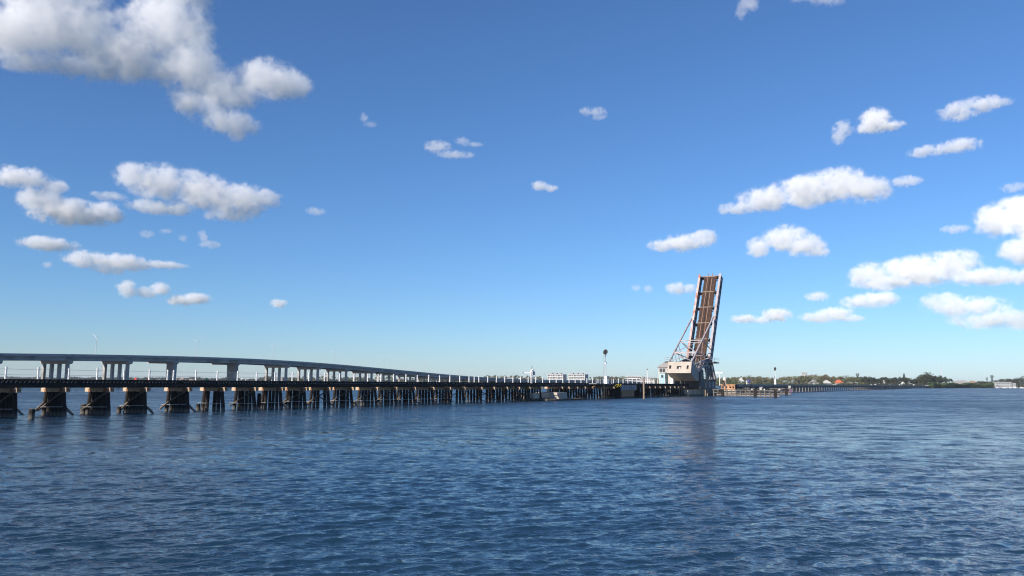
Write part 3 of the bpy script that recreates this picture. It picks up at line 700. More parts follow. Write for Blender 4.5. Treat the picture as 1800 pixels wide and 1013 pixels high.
# ------------------------------------------------------------------ timber fenders of the channel
def fender(label, a, b, top, npost, heavy, extra, low_pale=True):
    a = Vector((*a, 0)); b = Vector((*b, 0))       # (s,l)
    t = tthing('timber_fender', label, 'fender', a.x, a.y)
    d = (b - a).normalized(); nrm = Vector((d.y, -d.x, 0))
    if nrm.x > 0: nrm = -nrm
    up = Vector((0, 0, 1)); out = nrm
    def wale(z, h, w, m_, k0=0.0, k1=1.0, o=0.0, name='wale'):
        MB().beam(a.lerp(b, k0) + up * z + out * o, a.lerp(b, k1) + up * z + out * o, w, h).build(name, m_, t, TF)
    wale(top - 0.12, 0.26, 1.1, M['fender'], name='walkway')
    wale(top - 0.62, 0.30, 0.16, M['creosote'], o=0.32)
    wale(0.98, 0.24, 0.16, M['fender'], o=0.33)
    wale(0.42, 0.30, 0.18, M['fenderpale'] if low_pale else M['fender'], o=0.34, k0=0.06)
    for k in range(npost):
        q = a.lerp(b, (k + 0.3) / npost); r = 0.19
        if k in heavy:
            for dx in (-0.35, 0.05, 0.42): MB().tube(q + d * dx + up * -1.5 + out * 0.6, q + d * dx + up * (top + 0.1) + out * 0.5, r, r * .95, 8).build('pile', M['creosote'], t, TF)
        else: MB().tube(q + up * -1.5 + out * 0.55, q + up * (top - 0.02) + out * 0.55, r, r * .95, 8).build('pile', M['fender'], t, TF)
    for k, z, m_, sz in extra:
        q = a.lerp(b, k); MB().box(q.x - sz, q.x + sz, q.y - sz, q.y + sz, top + 0.012, top + z).build('mooring_block', m_, t, TF)
    return t
fender('long grey timber fender reaching out into the channel beside the drawbridge pier', (110.2, 5.0), (96.8, 27.4), 2.0, 14, (2, 9, 13), [(0.73, 0.75, M['conc'], 0.32), (0.99, 0.35, M['white'], 0.18), (0.78, 0.25, M['white'], 0.15), (0.6, 0.3, M['white'], 0.14)])
fender('lower timber fender on the opposite side of the open channel', (166.0, -5.8), (150.5, 19.0), 2.3, 13, (12,), [(0.985, 0.85, M['conc'], 0.4), (0.55, 0.4, M['white'], 0.2)])
pb = tthing('purple_board', 'small faded purple board on the tip of the opposite fender', 'board', 150.2, 19.2)
MB().box(149.6, 149.75, 18.7, 19.6, 0.9, 2.0).build('panel', M['purple'], pb, TF)
MB().tube((149.9, 19.1, -1), (149.9, 19.1, 2.1), 0.12, n=8).build('post', M['fender'], pb, TF)

# rest pier across the channel
rp = tthing('rest_pier', 'orange-brown rest pier with four dark openings across the open channel', 'pier', 151, -2)
rx0, rx1 = -4.4, 0.5
rb = MB(); ops = [(-4.0, -3.3), (-2.85, -2.2), (-1.4, -0.75), (-0.35, 0.25)]
ed = [rx0] + [v for o_ in ops for v in o_] + [rx1]
for k in range(0, len(ed), 2): rb.box(149.6, 150.3, ed[k], ed[k + 1], 1.6, 3.25)
for a, b in ops: rb.box(149.6, 150.3, a, b, 1.6, 2.15).box(149.6, 150.3, a, b, 2.75, 3.25)
rb.build('wall', M['rust'], rp, TF)
MB().box(150.302, 153.0, rx0, rx1, 1.6, 3.25).build('core', M['creosote'], rp, TF)
MB().box(149.4, 153.1, rx0 - .2, rx1 + .2, 3.252, 3.5).build('cap', M['rust'], rp, TF)
MB().box(149.2, 153.1, rx0 - .6, rx1 + .6, -1.5, 1.598).build('base', M['conc_wet'], rp, TF)

# posts, boards and tank by the channel
tl = tthing('lamp_post', 'white T-shaped lamp post beyond the drawbridge pier', 'lamp post', 152.4, -5.6)
MB().tube((152.4, -5.6, -1), (152.4, -5.6, 7.6), 0.17, 0.13, 8).build('post', M['white'], tl, TF)
MB().box(152.0, 152.8, -7.0, -4.3, 7.3, 7.62).build('arm', M['white'], tl, TF)
MB().tube((152.4, -6.5, 7.63), (152.4, -6.5, 7.95), 0.28, 0.2, 10).build('lamp', M['white'], tl, TF)
tk = tthing('tank', 'tall pale cylindrical tank standing beyond the orange rest pier', 'tank', 167, -8)
MB().tube((167, -8, 2.0), (167, -8, 5.9), 0.62, n=14).tube((167, -8, 5.9), (167, -8, 6.15), 0.62, 0.2, 14).build('shell', M['wall_white'], tk, TF)
MB().box(165.8, 168.2, -9.2, -6.8, -1.5, 2.0).build('stand', M['fender'], tk, TF)
sb = tthing('sign_board', 'grey-brown back of a square board on posts beside the drawbridge pier', 'sign', 119.9, 5.4)
MB().box(119.85, 119.95, 4.9, 5.9, 2.9, 4.7).build('panel', M['roofbrown'], sb, TF)
for l in (5.05, 5.75): MB().tube((120.05, l, -1), (120.05, l, 4.6), 0.09, n=7).build('post', M['galv'], sb, TF)
wb = tthing('fender_box', 'small white box with a lid on the fender next to the pier', 'box', 119.0, 4.4)
MB().box(118.7, 119.3, 4.1, 4.65, 2.0, 3.0).build('case', M['white'], wb, TF)
MB().box(118.65, 119.35, 4.05, 4.7, 3.002, 3.08).build('lid', M['galv'], wb, TF)
MB().box(118.5, 119.5, 3.9, 4.9, -1.5, 1.998).build('stand', M['fender'], wb, TF)
sp = tthing('solar_panel', 'tilted dark blue solar panel on a post at the start of the far trestle', 'solar panel', 172, -0.6, 3.52)
MB().tube((172, -0.6, 3.53), (172, -0.6, 5.0), 0.08, n=7).build('post', M['galv'], sp, TF)
MB().add([(171.6, -1.4, 4.15), (171.6, 0.2, 4.15), (172.4, 0.2, 5.3), (172.4, -1.4, 5.3), (171.66, -1.4, 4.11), (171.66, 0.2, 4.11), (172.46, 0.2, 5.26), (172.46, -1.4, 5.26)],
         [(0, 1, 2, 3), (7, 6, 5, 4), (0, 4, 5, 1), (1, 5, 6, 2), (2, 6, 7, 3), (3, 7, 4, 0)]).build('panel', M['panelblue'], sp, TF)
MB().box(169.6, 170.2, -0.9, -0.4, 3.53, 4.9).build('battery_box', M['wall_grey'], sp, TF)
# ------------------------------------------------------------------ highway bridge
hw = hthing('highway_bridge', 'long grey concrete highway bridge rising to a crest behind the railway trestle', 'highway bridge', 0, -9)
prof_u = [-900, -640, -560, -503, -473, -439, -400, -354, -297, -224, -118, 2, 169, 420, 620]
prof_z = [6.6, 10.0, 12.0, 13.3, 14.1, 14.8, 15.35, 15.6, 14.75, 12.5, 9.0, 6.7, 6.6, 6.6, 5.0]
us = np.arange(-900, 621, 10.0)
zs = np.interp(us, prof_u, prof_z)
for _ in range(14): zs[1:-1] = (zs[:-2] + 2 * zs[1:-1] + zs[2:]) / 4
def htop(u): return float(np.interp(u, us, zs))
def sweep(l0, l1, z0, z1, d0=None):
    m = MB(); n = len(us); vs = []
    for u, z in zip(us, zs):
        for l, zz in ((l0, z0), (l1, z0), (l1, z1), (l0, z1)): vs.append((u, l, z + zz))
    fs = []
    for i in range(n - 1):
        for k in range(4): fs.append((i * 4 + k, i * 4 + (k + 1) % 4, i * 4 + 4 + (k + 1) % 4, i * 4 + 4 + k))
    fs += [(3, 2, 1, 0), tuple((n - 1) * 4 + k for k in range(4))]
    return m.add(vs, fs)
sweep(0.0, -19.0, -1.15, -0.88).build('deck', M['conc'], hw, HF)
for u in [-563, -533, -502.5, -472, -441.5, -414.5, -372] + [-330 + 30.2 * k for k in range(12)]:
    zt = htop(u)
    MB().box(u - 0.09, u + 0.09, 0.024, 0.06, zt - 1.14, zt - 0.03).box(u - 0.09, u + 0.09, -0.88, -0.82, zt - 2.75, zt - 1.16).build('expansion_joint', M['steeldark'], hw, HF)
M['conc_hi'] = mat('parapet_concrete', (0.37, 0.355, 0.34), (0.43, 0.415, 0.40), 0.35, 0.85, 0.1, c3=(0.27, 0.255, 0.245), s3=0.1)
for l0 in (0.02, -18.6): sweep(l0, l0 - 0.42, -0.878, 0.0).build('parapet', M['conc_hi'], hw, HF)
for l0 in (-0.9, -5.0, -9.2, -13.4, -17.4): sweep(l0, l0 - 0.75, -2.75, -1.152).build('girder', M['conc'], hw, HF)
# bents
col_u = MB().box(-0.62, 0.62, -0.62, 0.62, -1, 0).mesh('column', M['conc'])
bu = [-654, -624, -594, -563, -533, -502.5, -472, -441.5] + [-330 + 30.2 * k for k in range(26)]
for u in bu:
    zt = htop(u)
    b = thing('pier_bent', None, None, (u, 0, 0), 0, None, None)
    b.parent = hw; b.matrix_local = Matrix.Translation((u, 0, 0)); WORLD[b.name] = WORLD[hw.name] @ Matrix.Translation((u, 0, 0))
    cz = zt - 2.76
    cap = MB().prism([(0.0 - 9 - 0.0, cz), (9.3, cz), (9.3, cz - 0.8), (8.3, cz - 1.35), (-8.3, cz - 1.35), (-9, cz - 0.8)], 0, -0.8, 0.8)
    link('cap', cap.mesh('cap', M['conc']), b)
    for y in (-6.7, -1.9, 2.8, 7.6):
        me = MB().box(-0.6, 0.6, y - 0.6, y + 0.6, -1.5, cz - 1.352).mesh('column', M['conc'])
        link('column', me, b)
for u in (-414.5, -372.0):
    zt = htop(u); cz = zt - 2.76
    wl = 5.0 if u < -400 else 6.2
    w = MB().prism([(-1.0, cz - 1.2), (-1.0 - wl, cz - 1.2), (-0.7 - wl, -1.5), (-1.3, -1.5)], 0, u - 0.9, u + 0.9)
    b = w.build('wall_pier', M['conc'], hw, HF)
    MB().prism([(-0.1, cz), (-18.8, cz), (-18.8, cz - 0.7), (-1.4 - wl, cz - 0.9), (-1.0 - wl, cz - 1.198), (-1.0, cz - 1.198), (-0.1, cz - 0.7)], 0, u - 1.0, u + 1.0).build('hammerhead_cap', M['conc'], b, HF)
# lamps
lamp_names = ['nearest', 'second', 'third', 'fourth', 'fifth', 'sixth', 'seventh', 'eighth', 'ninth', 'tenth']
for k, u in enumerate([-453 + 60.0 * k for k in range(10)]):
    z = htop(u) - 0.9
    t = hthing('street_lamp', 'thin twin-armed street lamp on the highway bridge, %s from the near end' % lamp_names[k], 'street lamp', u, -9.3, z, 'twin street lamps along the highway bridge')
    base = z
    MB().tube((u, -9.3, z), (u, -9.3, z + 8.2), 0.14, 0.09, 8).build('pole', M['galv'], t, HF)
    for sd in (-1, 1):
        ar = MB(); pts = [Vector((u, -9.3, z + 8.0)), Vector((u, -9.3 + sd * 0.9, z + 9.3)), Vector((u, -9.3 + sd * 2.3, z + 10.1)), Vector((u, -9.3 + sd * 3.0, z + 10.25))]
        for a, b in zip(pts, pts[1:]): ar.tube(a, b, 0.075, n=6)
        ap = ar.build('arm', M['galv'], t, HF)
        MB().box(u - 0.14, u + 0.14, -9.3 + sd * 2.9 - 0.4, -9.3 + sd * 2.9 + 0.4, z + 10.2, z + 10.32).build('lamp_head', M['galv'], ap, HF)

# ------------------------------------------------------------------ far shore
shore = [(-6000, 5200), (-2830, 3600), (-1840, 3300), (-1200, 2800), (-785, 2500), (-505, 1650), (-420, 1560), (-228, 1450), (0, 1350), (179, 1260), (320, 1135), (424, 1090), (548, 1075), (640, 1150), (709, 1240), (817, 1330), (916, 1360), (1100, 1400), (1500, 1500), (3500, 1900), (9000, 2500)]
back = [(x * 1.0 if abs(x) > 5000 else x * 2.2, 8500) for x, y in shore]
lm = MB(); n = len(shore); vs = []
for (x, y), (bx, by) in zip(shore, back):
    vs += [(x, y, -1.0), (x, y + 4, 0.7), (x + (bx - x) * .02, y + (by - y) * .02, 1.6), (bx, by, 3.0)]
fs = []
for i in range(n - 1):
    for k in range(3): fs.append((i * 4 + k, i * 4 + 4 + k, i * 4 + 5 + k, i * 4 + 1 + k))
lm.add(vs, fs)
o = lm.build('far_shore', M['land']); tag(o, 'low green far shore of the river', 'land', kind='structure')
def shore_y(x):
    return float(np.interp(x, [p[0] for p in shore], [p[1] for p in shore]))
def at_px(px, extra):
    """ground point EXTRA metres behind the shoreline in the direction of a column of the photograph"""
    k = (px - 900) / 1395.0
    y = 500.0
    while y < 5000 and y < shore_y(k * y): y += 4
    y += extra
    return k * y, y

# trees
def crown_mesh(name, seed, kind, m):
    g = random.Random(seed); vs = []; fs = []
    def quad(c, sz):
        d = Vector((g.gauss(0, 1), g.gauss(0, 1), g.gauss(0, 1) + 0.4)).normalized()
        a = d.orthogonal().normalized(); a.rotate(Matrix.Rotation(g.uniform(0, 6.28), 3, d)); b = d.cross(a)
        i = len(vs); w = sz * g.uniform(0.7, 1.3); h = sz * g.uniform(0.5, 1.0)
        vs.extend([c - a * w * .5, c - b * h * .5, c + a * w * .5, c + b * h * .5]); fs.append((i, i + 1, i + 2, i + 3))
    if kind in ('round', 'spread', 'tall', 'bush'):
        rx, rz, z0 = {'round': (0.46, 0.36, 0.62), 'spread': (0.66, 0.28, 0.68), 'tall': (0.30, 0.42, 0.56), 'bush': (0.75, 0.42, 0.42)}[kind]
        lobes = []
        for _ in range(11):
            a = g.uniform(0, 6.28); e = g.uniform(-0.6, 1.0); r = math.sqrt(max(0, 1 - e * e)) * g.uniform(0.45, 0.85)
            lobes.append((Vector((math.cos(a) * r * rx, math.sin(a) * r * rx, z0 + e * rz * 0.75)), g.uniform(0.10, 0.19) * (rx / 0.46) ** .5))
        for c, r in lobes:
            for _ in range(46):
                d = Vector((g.gauss(0, 1), g.gauss(0, 1), g.gauss(0, 1))).normalized() * r * g.uniform(0.55, 1.12)
                d.z *= 0.75
                quad(c + d, 0.075)
    elif kind == 'pine':
        for _ in range(300):
            t = g.random() ** 0.8; r = (1 - t) * 0.17 + 0.02; a = g.uniform(0, 6.28); q = g.uniform(0.5, 1)
            quad(Vector((math.cos(a) * r * q, math.sin(a) * r * q, 0.12 + 0.88 * t)), 0.06)
    elif kind == 'tower':
        for _ in range(260):
            t = g.random(); r = 0.085 * (0.6 + 0.4 * math.sin(t * 9)) * (1.2 - abs(t - .65)); a = g.uniform(0, 6.28)
            quad(Vector((math.cos(a) * r, math.sin(a) * r, 0.42 + 0.58 * t)), 0.05)
    elif kind == 'palm':
        for k in range(15):
            a = k * 2.4; el = g.uniform(-0.5, 0.9); L_ = g.uniform(0.18, 0.25); prev = Vector((0, 0, 0.86))
            side = Vector((-math.sin(a), math.cos(a), 0))
            for j in range(4):
                q = prev + Vector((math.cos(a) * math.cos(el), math.sin(a) * math.cos(el), math.sin(el))) * (L_ / 4); el -= 0.45
                w = 0.045 * (1 - j / 5); i = len(vs)
                vs.extend([prev - side * w - Vector((0, 0, w)), prev, prev + side * w - Vector((0, 0, w)), q + side * w * .8 - Vector((0, 0, w)), q, q - side * w * .8 - Vector((0, 0, w))])
                fs.append((i, i + 1, i + 4, i + 5)); fs.append((i + 1, i + 2, i + 3, i + 4)); prev = q
    me = bpy.data.meshes.new(name); me.from_pydata([tuple(v) for v in vs], [], fs); me.materials.append(m); return me
trunk_me = MB().tube((0, 0, -0.05), (0.01, 0, 0.34), 0.026, 0.018, 6).tube((0.01, 0, 0.33), (0.10, 0.05, 0.56), 0.015, 0.008, 5).tube((0.01, 0, 0.33), (-0.10, -0.04, 0.60), 0.015, 0.008, 5).mesh('trunk', M['bark'])
trunk_tall = MB().tube((0, 0, -0.05), (0.0, 0, 0.88), 0.014, 0.009, 6).mesh('trunk', M['bark'])
CR = {}
for kind, mats in (('round', 'aabc'), ('spread', 'abca'), ('tall', 'aabb'), ('bush', 'amab'), ('pine', 'bb'), ('tower', 'bb'), ('palm', 'aa')):
    CR[kind] = [crown_mesh('crown', 1000 + 17 * i + len(kind) * 131, kind, M['leaf_' + c]) for i, c in enumerate(mats)]
NM = {'round': ('broadleaf_tree', 'rounded broadleaf tree'), 'spread': ('broadleaf_tree', 'wide spreading broadleaf tree'), 'tall': ('broadleaf_tree', 'upright leafy tree'),
      'bush': ('shrub', 'low rounded shrub'), 'pine': ('conifer_tree', 'pointed dark conifer'), 'tower': ('conifer_tree', 'tall thin dark tree'), 'palm': ('palm_tree', 'tufted palm tree')}
sky_px = [470, 500, 530, 560, 590, 620, 650, 680, 820, 845, 880, 915, 950, 1050, 1075, 1100, 1150, 1240, 1265, 1300, 1338, 1352, 1390, 1420, 1450, 1470, 1500, 1530, 1560, 1585, 1600, 1612, 1622, 1645]
sky_h = [4, 6, 8.5, 9, 10.5, 9.5, 10, 11, 11.5, 13, 13, 13.5, 13, 13.5, 13.5, 12.5, 12.5, 13, 14, 15.5, 16, 13, 17, 18, 19, 17.5, 16.5, 14.5, 14.5, 15.5, 13.5, 15, 20, 17]
LANDMARKS = [(455, 'the first open bent past the wall piers'), (495, 'the beige box-like building'), (590, 'the slope of the highway bridge'), (690, 'the lower slope of the highway bridge'), (790, 'the sinking end of the highway bridge'), (870, 'the pale waterfront house'), (914, 'the small white waterfront house'), (938, 'the navigation mast'), (977, 'the farther apartment block'), (1014, 'the closer apartment block'), (1065, 'the tall signal'), (1113, 'the flat-roofed white house'), (1150, 'the tender house'), (1235, 'the drawbridge tower'), (1269, 'the T-shaped lamp post'), (1300, 'the many-gabled white house'), (1317, 'the solar panel'), (1364, 'the distant signal'), (1411, 'the tall white building'), (1450, 'the white-roofed house'), (1471, 'the orange-red roofed house'), (1503, 'the thin treetop'), (1548, 'the tiny high cottage'), (1584, 'the pointed conifer'), (1625, 'the tallest ragged tree'), (1650, 'the radio mast'), (1700, 'the hazy halls'), (1737, 'the tallest thin tree'), (1757, 'the marina building'), (1785, 'the boat shed')]
used_labels = set()
def tree_label(px, lb, h_px, kind):
    q, nm = min(LANDMARKS, key=lambda a: abs(a[0] - px))
    d = px - q; side = 'just left of' if -9 < d < -3 else 'just right of' if 3 < d < 9 else 'directly behind' if abs(d) <= 3 else 'well left of' if d < 0 else 'well right of'
    base = float(np.interp(px, sky_px, sky_h)) if kind != 'bush' else 8.0
    size = 'tall' if h_px > 0.97 * base else 'short' if h_px < 0.72 * base else 'mid-height'
    for sz in (size, size + ' green', size + ' full-crowned', size + ' thin-crowned', size + ' lopsided', size + ' dense'):
        l_ = '%s %s %s %s' % (sz, lb, side, nm)
        if l_ not in used_labels: break
    used_labels.add(l_); return l_
def plant(px, extra, h_px, kind, where, variant=None, wide=1.0, label=None):
    x, y = at_px(px, extra)
    h = max(2.0, h_px * y / 1400.0 + CAM_H - 1.2)
    nm, lb = NM[kind]
    t = thing(nm, label or tree_label(px, lb, h_px, kind), 'tree' if kind != 'bush' else 'shrub', (x, y, 0.9), rnd.uniform(0, 6.28), ('trees ' if kind != 'bush' else 'shrubs ') + where)
    v = rnd.randrange(len(CR[kind])) if variant is None else variant
    sc = Matrix.Diagonal((h * wide, h * wide, h, 1))
    link('crown', CR[kind][v], t, sc)
    link('trunk', trunk_tall if kind in ('palm', 'pine', 'tower') else trunk_me, t, sc)
    return t
def stretch(a, b, where, n, kinds, e0=15, e1=70, hs=(0.78, 1.04), dark=False):
    for k in range(n):
        px = a + (b - a) * (k + rnd.uniform(0.1, 0.9)) / n
        kind = rnd.choice(kinds)
        h = float(np.interp(px, sky_px, sky_h)) * rnd.uniform(*hs)
        if kind == 'palm': h *= 0.95
        v = None
        if dark: v = {'round': 2, 'spread': 1, 'tall': rnd.choice((2, 3)), 'bush': 3}.get(kind)
        elif kind in ('round', 'spread', 'tall'): v = rnd.choice({'round': (0, 1, 3, 3), 'spread': (0, 2, 3), 'tall': (0, 1)}[kind])
        plant(px, rnd.uniform(e0, e1), h, kind, where, v, rnd.uniform(0.85, 1.25))
K1 = ['round', 'round', 'spread', 'tall', 'palm']
stretch(470, 690, 'on the far shore seen under the highway bridge', 36, ['round', 'round', 'spread', 'palm', 'tall'], hs=(0.7, 1.02))
stretch(690, 815, 'on the far shore seen under the sinking end of the highway bridge', 16, ['round', 'spread'], hs=(0.5, 0.7))
stretch(815, 955, 'on the far shore before the white apartment blocks', 26, ['round', 'round', 'spread', 'palm', 'palm'])
stretch(955, 1040, 'around the white apartment blocks', 12, ['round', 'palm'], 60, 140, (0.4, 0.6))
stretch(1036, 1095, 'between the apartment blocks and the flat-roofed white house', 13, ['round', 'palm', 'spread', 'round'])
stretch(1095, 1245, 'behind the trestle near the raised drawbridge', 24, ['round', 'spread', 'palm', 'tall'])
stretch(1245, 1345, 'on the far shore beyond the open channel', 26, ['round', 'round', 'spread', 'tall'], 10, 80)
stretch(1345, 1510, 'on the far shore behind the far trestle', 46, ['round', 'round', 'spread', 'tall', 'palm'], 10, 90)
stretch(1505, 1612, 'in the dark grove at the far end of the trestle', 34, ['round', 'spread', 'tall'], 10, 70, dark=True)
stretch(1350, 1510, 'on the bank below the far trees', 26, ['bush'], 4, 12, (0.35, 0.5))
stretch(690, 1245, 'on the bank under the far trees', 40, ['bush'], 4, 14, (0.3, 0.5))
stretch(1245, 1350, 'on the bank across the open channel', 20, ['bush'], 4, 12, (0.35, 0.55))
stretch(1508, 1610, 'on the bank below the dark grove', 20, ['bush'], 4, 12, (0.35, 0.55), True)
stretch(1606, 1648, 'in the tall dark clump at the end of the far trestle', 16, ['spread', 'round', 'tall'], 12, 60, (0.85, 1.1), True)
for px, h in ((1648, 18.5), (1656, 17), (1662, 13)): plant(px, 40, h, 'tall' if px < 1660 else 'round', 'in the tall dark clump at the end of the far trestle', 2, 0.9)
plant(1625, 30, 24, 'spread', '', 1, 0.9, 'tallest ragged dark tree in the clump where the far trestle ends')
plant(1503, 40, 20.5, 'tower', '', 0, 1.3, 'thin dark treetop poking up above the trees right of the red-roofed house')
plant(1584, 40, 20.5, 'pine', '', 0, 1.2, 'pointed dark conifer above the grove near the end of the far trestle')
plant(1728, 30, 15, 'tower', '', 0, 0.9, 'slim dim tower-shaped tree left of the tallest one by the marina')
plant(1737, 24, 19, 'tower', '', 1, 1.3, 'tallest thin dark tree beside the marina')
for px, h, kd in ((1712, 9, 'round'), (1719, 10, 'palm'), (1723, 8.5, 'round'), (1745, 10.5, 'round'), (1750, 12, 'tall'), (1757, 13, 'round'), (1763, 13.5, 'spread'), (1768, 13.5, 'round'), (1774, 13.5, 'round'), (1780, 13, 'spread'), (1786, 14, 'round'), (1793, 18, 'spread'), (1799, 15, 'round'), (1806, 14, 'round'), (1815, 14, 'spread'), (1825, 15, 'round')):
    plant(px, 60 + rnd.uniform(0, 30), h, kd, 'behind the marina', {'round': 2, 'spread': 1, 'tall': 2}.get(kd), 1.15)
# mangrove strip and hazy woodland
def thicket(name, label, pts, m, per, hmax, depth, sz, seed, cat):
    g = random.Random(seed); vs = []; fs = []
    for (xa, ya), (xb, yb) in zip(pts, pts[1:]):
        L_ = math.hypot(xb - xa, yb - ya)
        for _ in range(int(L_ * per)):
            t = g.random(); x = xa + (xb - xa) * t; y = ya + (yb - ya) * t + 1.5 + g.random() ** 1.5 * depth
            hm = hmax * (0.55 + 0.55 * abs(math.sin(x * 0.021 + seed) * 0.6 + math.sin(x * 0.057 + 1) * 0.4))
            c = Vector((x, y, 0.3 + g.random() ** 0.7 * hm)); d = Vector((g.gauss(0, 1), g.gauss(0, 1), g.gauss(0, 1) + .5)).normalized()
            a = d.orthogonal().normalized(); b = d.cross(a); w = sz * g.uniform(.6, 1.3); i = len(vs)
            vs.extend([c - a * w, c - b * w * .7, c + a * w, c + b * w * .7]); fs.append((i, i + 1, i + 2, i + 3))
    me = bpy.data.meshes.new(name); me.from_pydata([tuple(v) for v in vs], [], fs); me.materials.append(m)
    tag(link(name, me), label, cat, kind='stuff')
thicket('mangrove_thicket', 'low green mangrove thicket along the water between the far trestle and the marina', [(566, 1075), (640, 1150), (709, 1240), (790, 1308)], M['leaf_m'], 40, 8.2, 14, 0.75, 3, 'thicket')
thicket('distant_woodland', 'bluish wooded shore on the horizon under the highway bridge', [(-2830, 3600), (-1840, 3300), (-1200, 2800), (-785, 2500)], M['leaf_b'], 5, 11.0, 90, 3.0, 5, 'woodland')
thicket('distant_woodland', 'wooded shore line across the bay behind the trestle deck', [(-785, 2500), (-505, 1650)], M['leaf_b'], 6, 11.0, 60, 2.6, 6, 'woodland')
wl = [at_px(px, 130) for px in range(470, 1650, 12)]
thicket('distant_woodland', 'unbroken woods filling the gaps behind the single trees of the far shore', wl, M['leaf_b'], 7, 9.5, 60, 2.0, 8, 'woodland')
thicket('distant_woodland', 'dark woods filling the gaps behind the trees by the marina', [at_px(px, 150) for px in range(1742, 1860, 10)], M['leaf_b'], 7, 11, 60, 2.0, 9, 'woodland')
thicket('distant_woodland', 'pale low woods far behind the mangrove strip', [(1000, 2050), (1250, 2050)], M['leaf_b'], 5, 12, 60, 2.6, 7, 'woodland')

# ------------------------------------------------------------------ buildings on the far shore
def house(label, px, extra, wpx, hpx, roof, wallm, roofm, rz=0.0, depth=0.6, nwin=3, floors=1, name='house', cat='house', chimney=False, eave=0.6, roofh=0.45):
    x, y = at_px(px, extra); k = y / 1400.0
    w = wpx * k; H_ = hpx * k + CAM_H - 1.0; d = w * depth
    t = thing(name, label, cat, (x, y, 1.0), rz)
    wh = H_ * (1 - roofh) if roof != 'flat' else H_ - 0.5
    MBL = lambda nm, m_, par: None
    def part(mb, nm, m_, par=t): return link(nm, mb.mesh(nm, m_), par)
    part(MB().box(-w / 2, w / 2, 0, d, -0.5, wh), 'wall', wallm)
    e = eave
    if roof == 'hip':
        rd = w * 0.22
        part(MB().add([(-w / 2 - e, -e, wh + .003), (w / 2 + e, -e, wh + .003), (w / 2 + e, d + e, wh + .003), (-w / 2 - e, d + e, wh + .003), (-rd, d / 2, H_), (rd, d / 2, H_)],
             [(0, 1, 2, 3), (0, 1, 5, 4), (1, 2, 5), (2, 3, 4, 5), (3, 0, 4)]), 'roof', roofm)
    elif roof == 'gable':
        part(MB().prism([(-w / 2 - e, wh + .003), (w / 2 + e, wh + .003), (0, H_)], 1, -e, d + e), 'roof', roofm)
    else:
        part(MB().box(-w / 2 - e, w / 2 + e, -e, d + e, wh + .003, wh + 0.5), 'roof', roofm)
    if chimney: part(MB().box(w * .2, w * .2 + 1, d * .4, d * .4 + 1, wh, H_ + 1.2), 'chimney', wallm)
    fh = wh / floors
    for f in range(floors):
        for i in range(nwin):
            cx = -w / 2 + w * (i + 0.5) / nwin; ww = w / nwin * 0.62
            wf = part(MB().box(cx - ww / 2 - .1, cx + ww / 2 + .1, -0.08, -0.003, f * fh + fh * .28, f * fh + fh * .82), 'window', M['wall_white'])
            part(MB().box(cx - ww / 2, cx + ww / 2, -0.11, -0.083, f * fh + fh * .32, f * fh + fh * .79), 'pane', M['grey_glass'], wf)
    return t

def apartment(label, px, wpx, hpx, extra):
    x, y = at_px(px, extra); k = y / 1400.0; rz = -R_(25)
    w = wpx * k * 0.98; H_ = hpx * k + CAM_H - 1.0; d = 16.0
    t = thing('apartment_block', label, 'apartment block', (x, y, 1.0), rz)
    def part(mb, nm, m_, par=t): return link(nm, mb.mesh(nm, m_), par)
    part(MB().box(-w / 2, w / 2, 0, d, -0.5, H_ - 1.6), 'wall', M['wall_grey'])
    fl = 4; fh = (H_ - 1.6) / fl
    for f in range(fl):
        nb = 3; bw = w / nb
        for i in range(nb):
            a = -w / 2 + i * bw + 0.35; b = a + bw - 0.7
            if f > 0:
                bal = part(MB().box(a, b, -1.7, -0.002, f * fh - 0.25, f * fh).box(a, b, -1.7, -1.55, f * fh + .002, f * fh + 1.05), 'balcony', M['wall_white'])
            for q in range(2):
                c0 = a + (b - a) * (q * .5 + .06); c1 = a + (b - a) * (q * .5 + .44)
                wf = part(MB().box(c0, c1, -0.1, -0.003, f * fh + .35, f * fh + fh * .86), 'window', M['wall_white'])
                part(MB().box(c0 + .15, c1 - .15, -0.13, -0.103, f * fh + .5, f * fh + fh * .82), 'pane', M['grey_glass'], wf)
        for i in range(nb + 1):
            xx = -w / 2 + i * bw
            if f == 0: part(MB().box(xx - .32, xx + .32, -1.75, -0.002, -0.5, H_ - 1.7), 'fin_wall', M['wall_white'])
    part(MB().box(-w / 2 - .3, w / 2 + .3, -1.9, d + .3, H_ - 1.598, H_ - 0.9), 'roof', M['wall_white'])
    for i in range(3):
        xx = -w / 2 + w * (i + .6) / 3.4
        part(MB().prism([(xx - 3, H_ - .898), (xx + 3, H_ - .898), (xx + 1.6, H_ + .8), (xx - 1.6, H_ + .8)], 1, 1, 8), 'roof_dormer', M['roofgrey'])
        part(MB().box(xx - .5, xx + .5, 8.5, 9.5, H_ - .898, H_ + 1.6), 'chimney', M['roofbrown'])
    return t
apartment('white four-storey apartment block with balconies, the one farther from the drawbridge', 977, 29, 15.5, 22)
apartment('white four-storey apartment block with balconies, the one closer to the drawbridge', 1014, 31, 15.8, 22)
aw = thing('awning', 'long turquoise awning at the foot of the white apartment blocks', 'awning', (*at_px(997, 8), 1.0), -R_(25))
link('canopy', MB().prism([(0, 4.2), (3, 5.2), (3, 5.4), (0, 4.4)], 0, -13, 13).mesh('canopy', M['turq']), aw)
for k in range(5): link('post', MB().tube((-12.6 + k * 6.3, 0.2, -0.5), (-12.6 + k * 6.3, 0.2, 4.25), 0.09, n=6).mesh('post', M['galv']), aw)

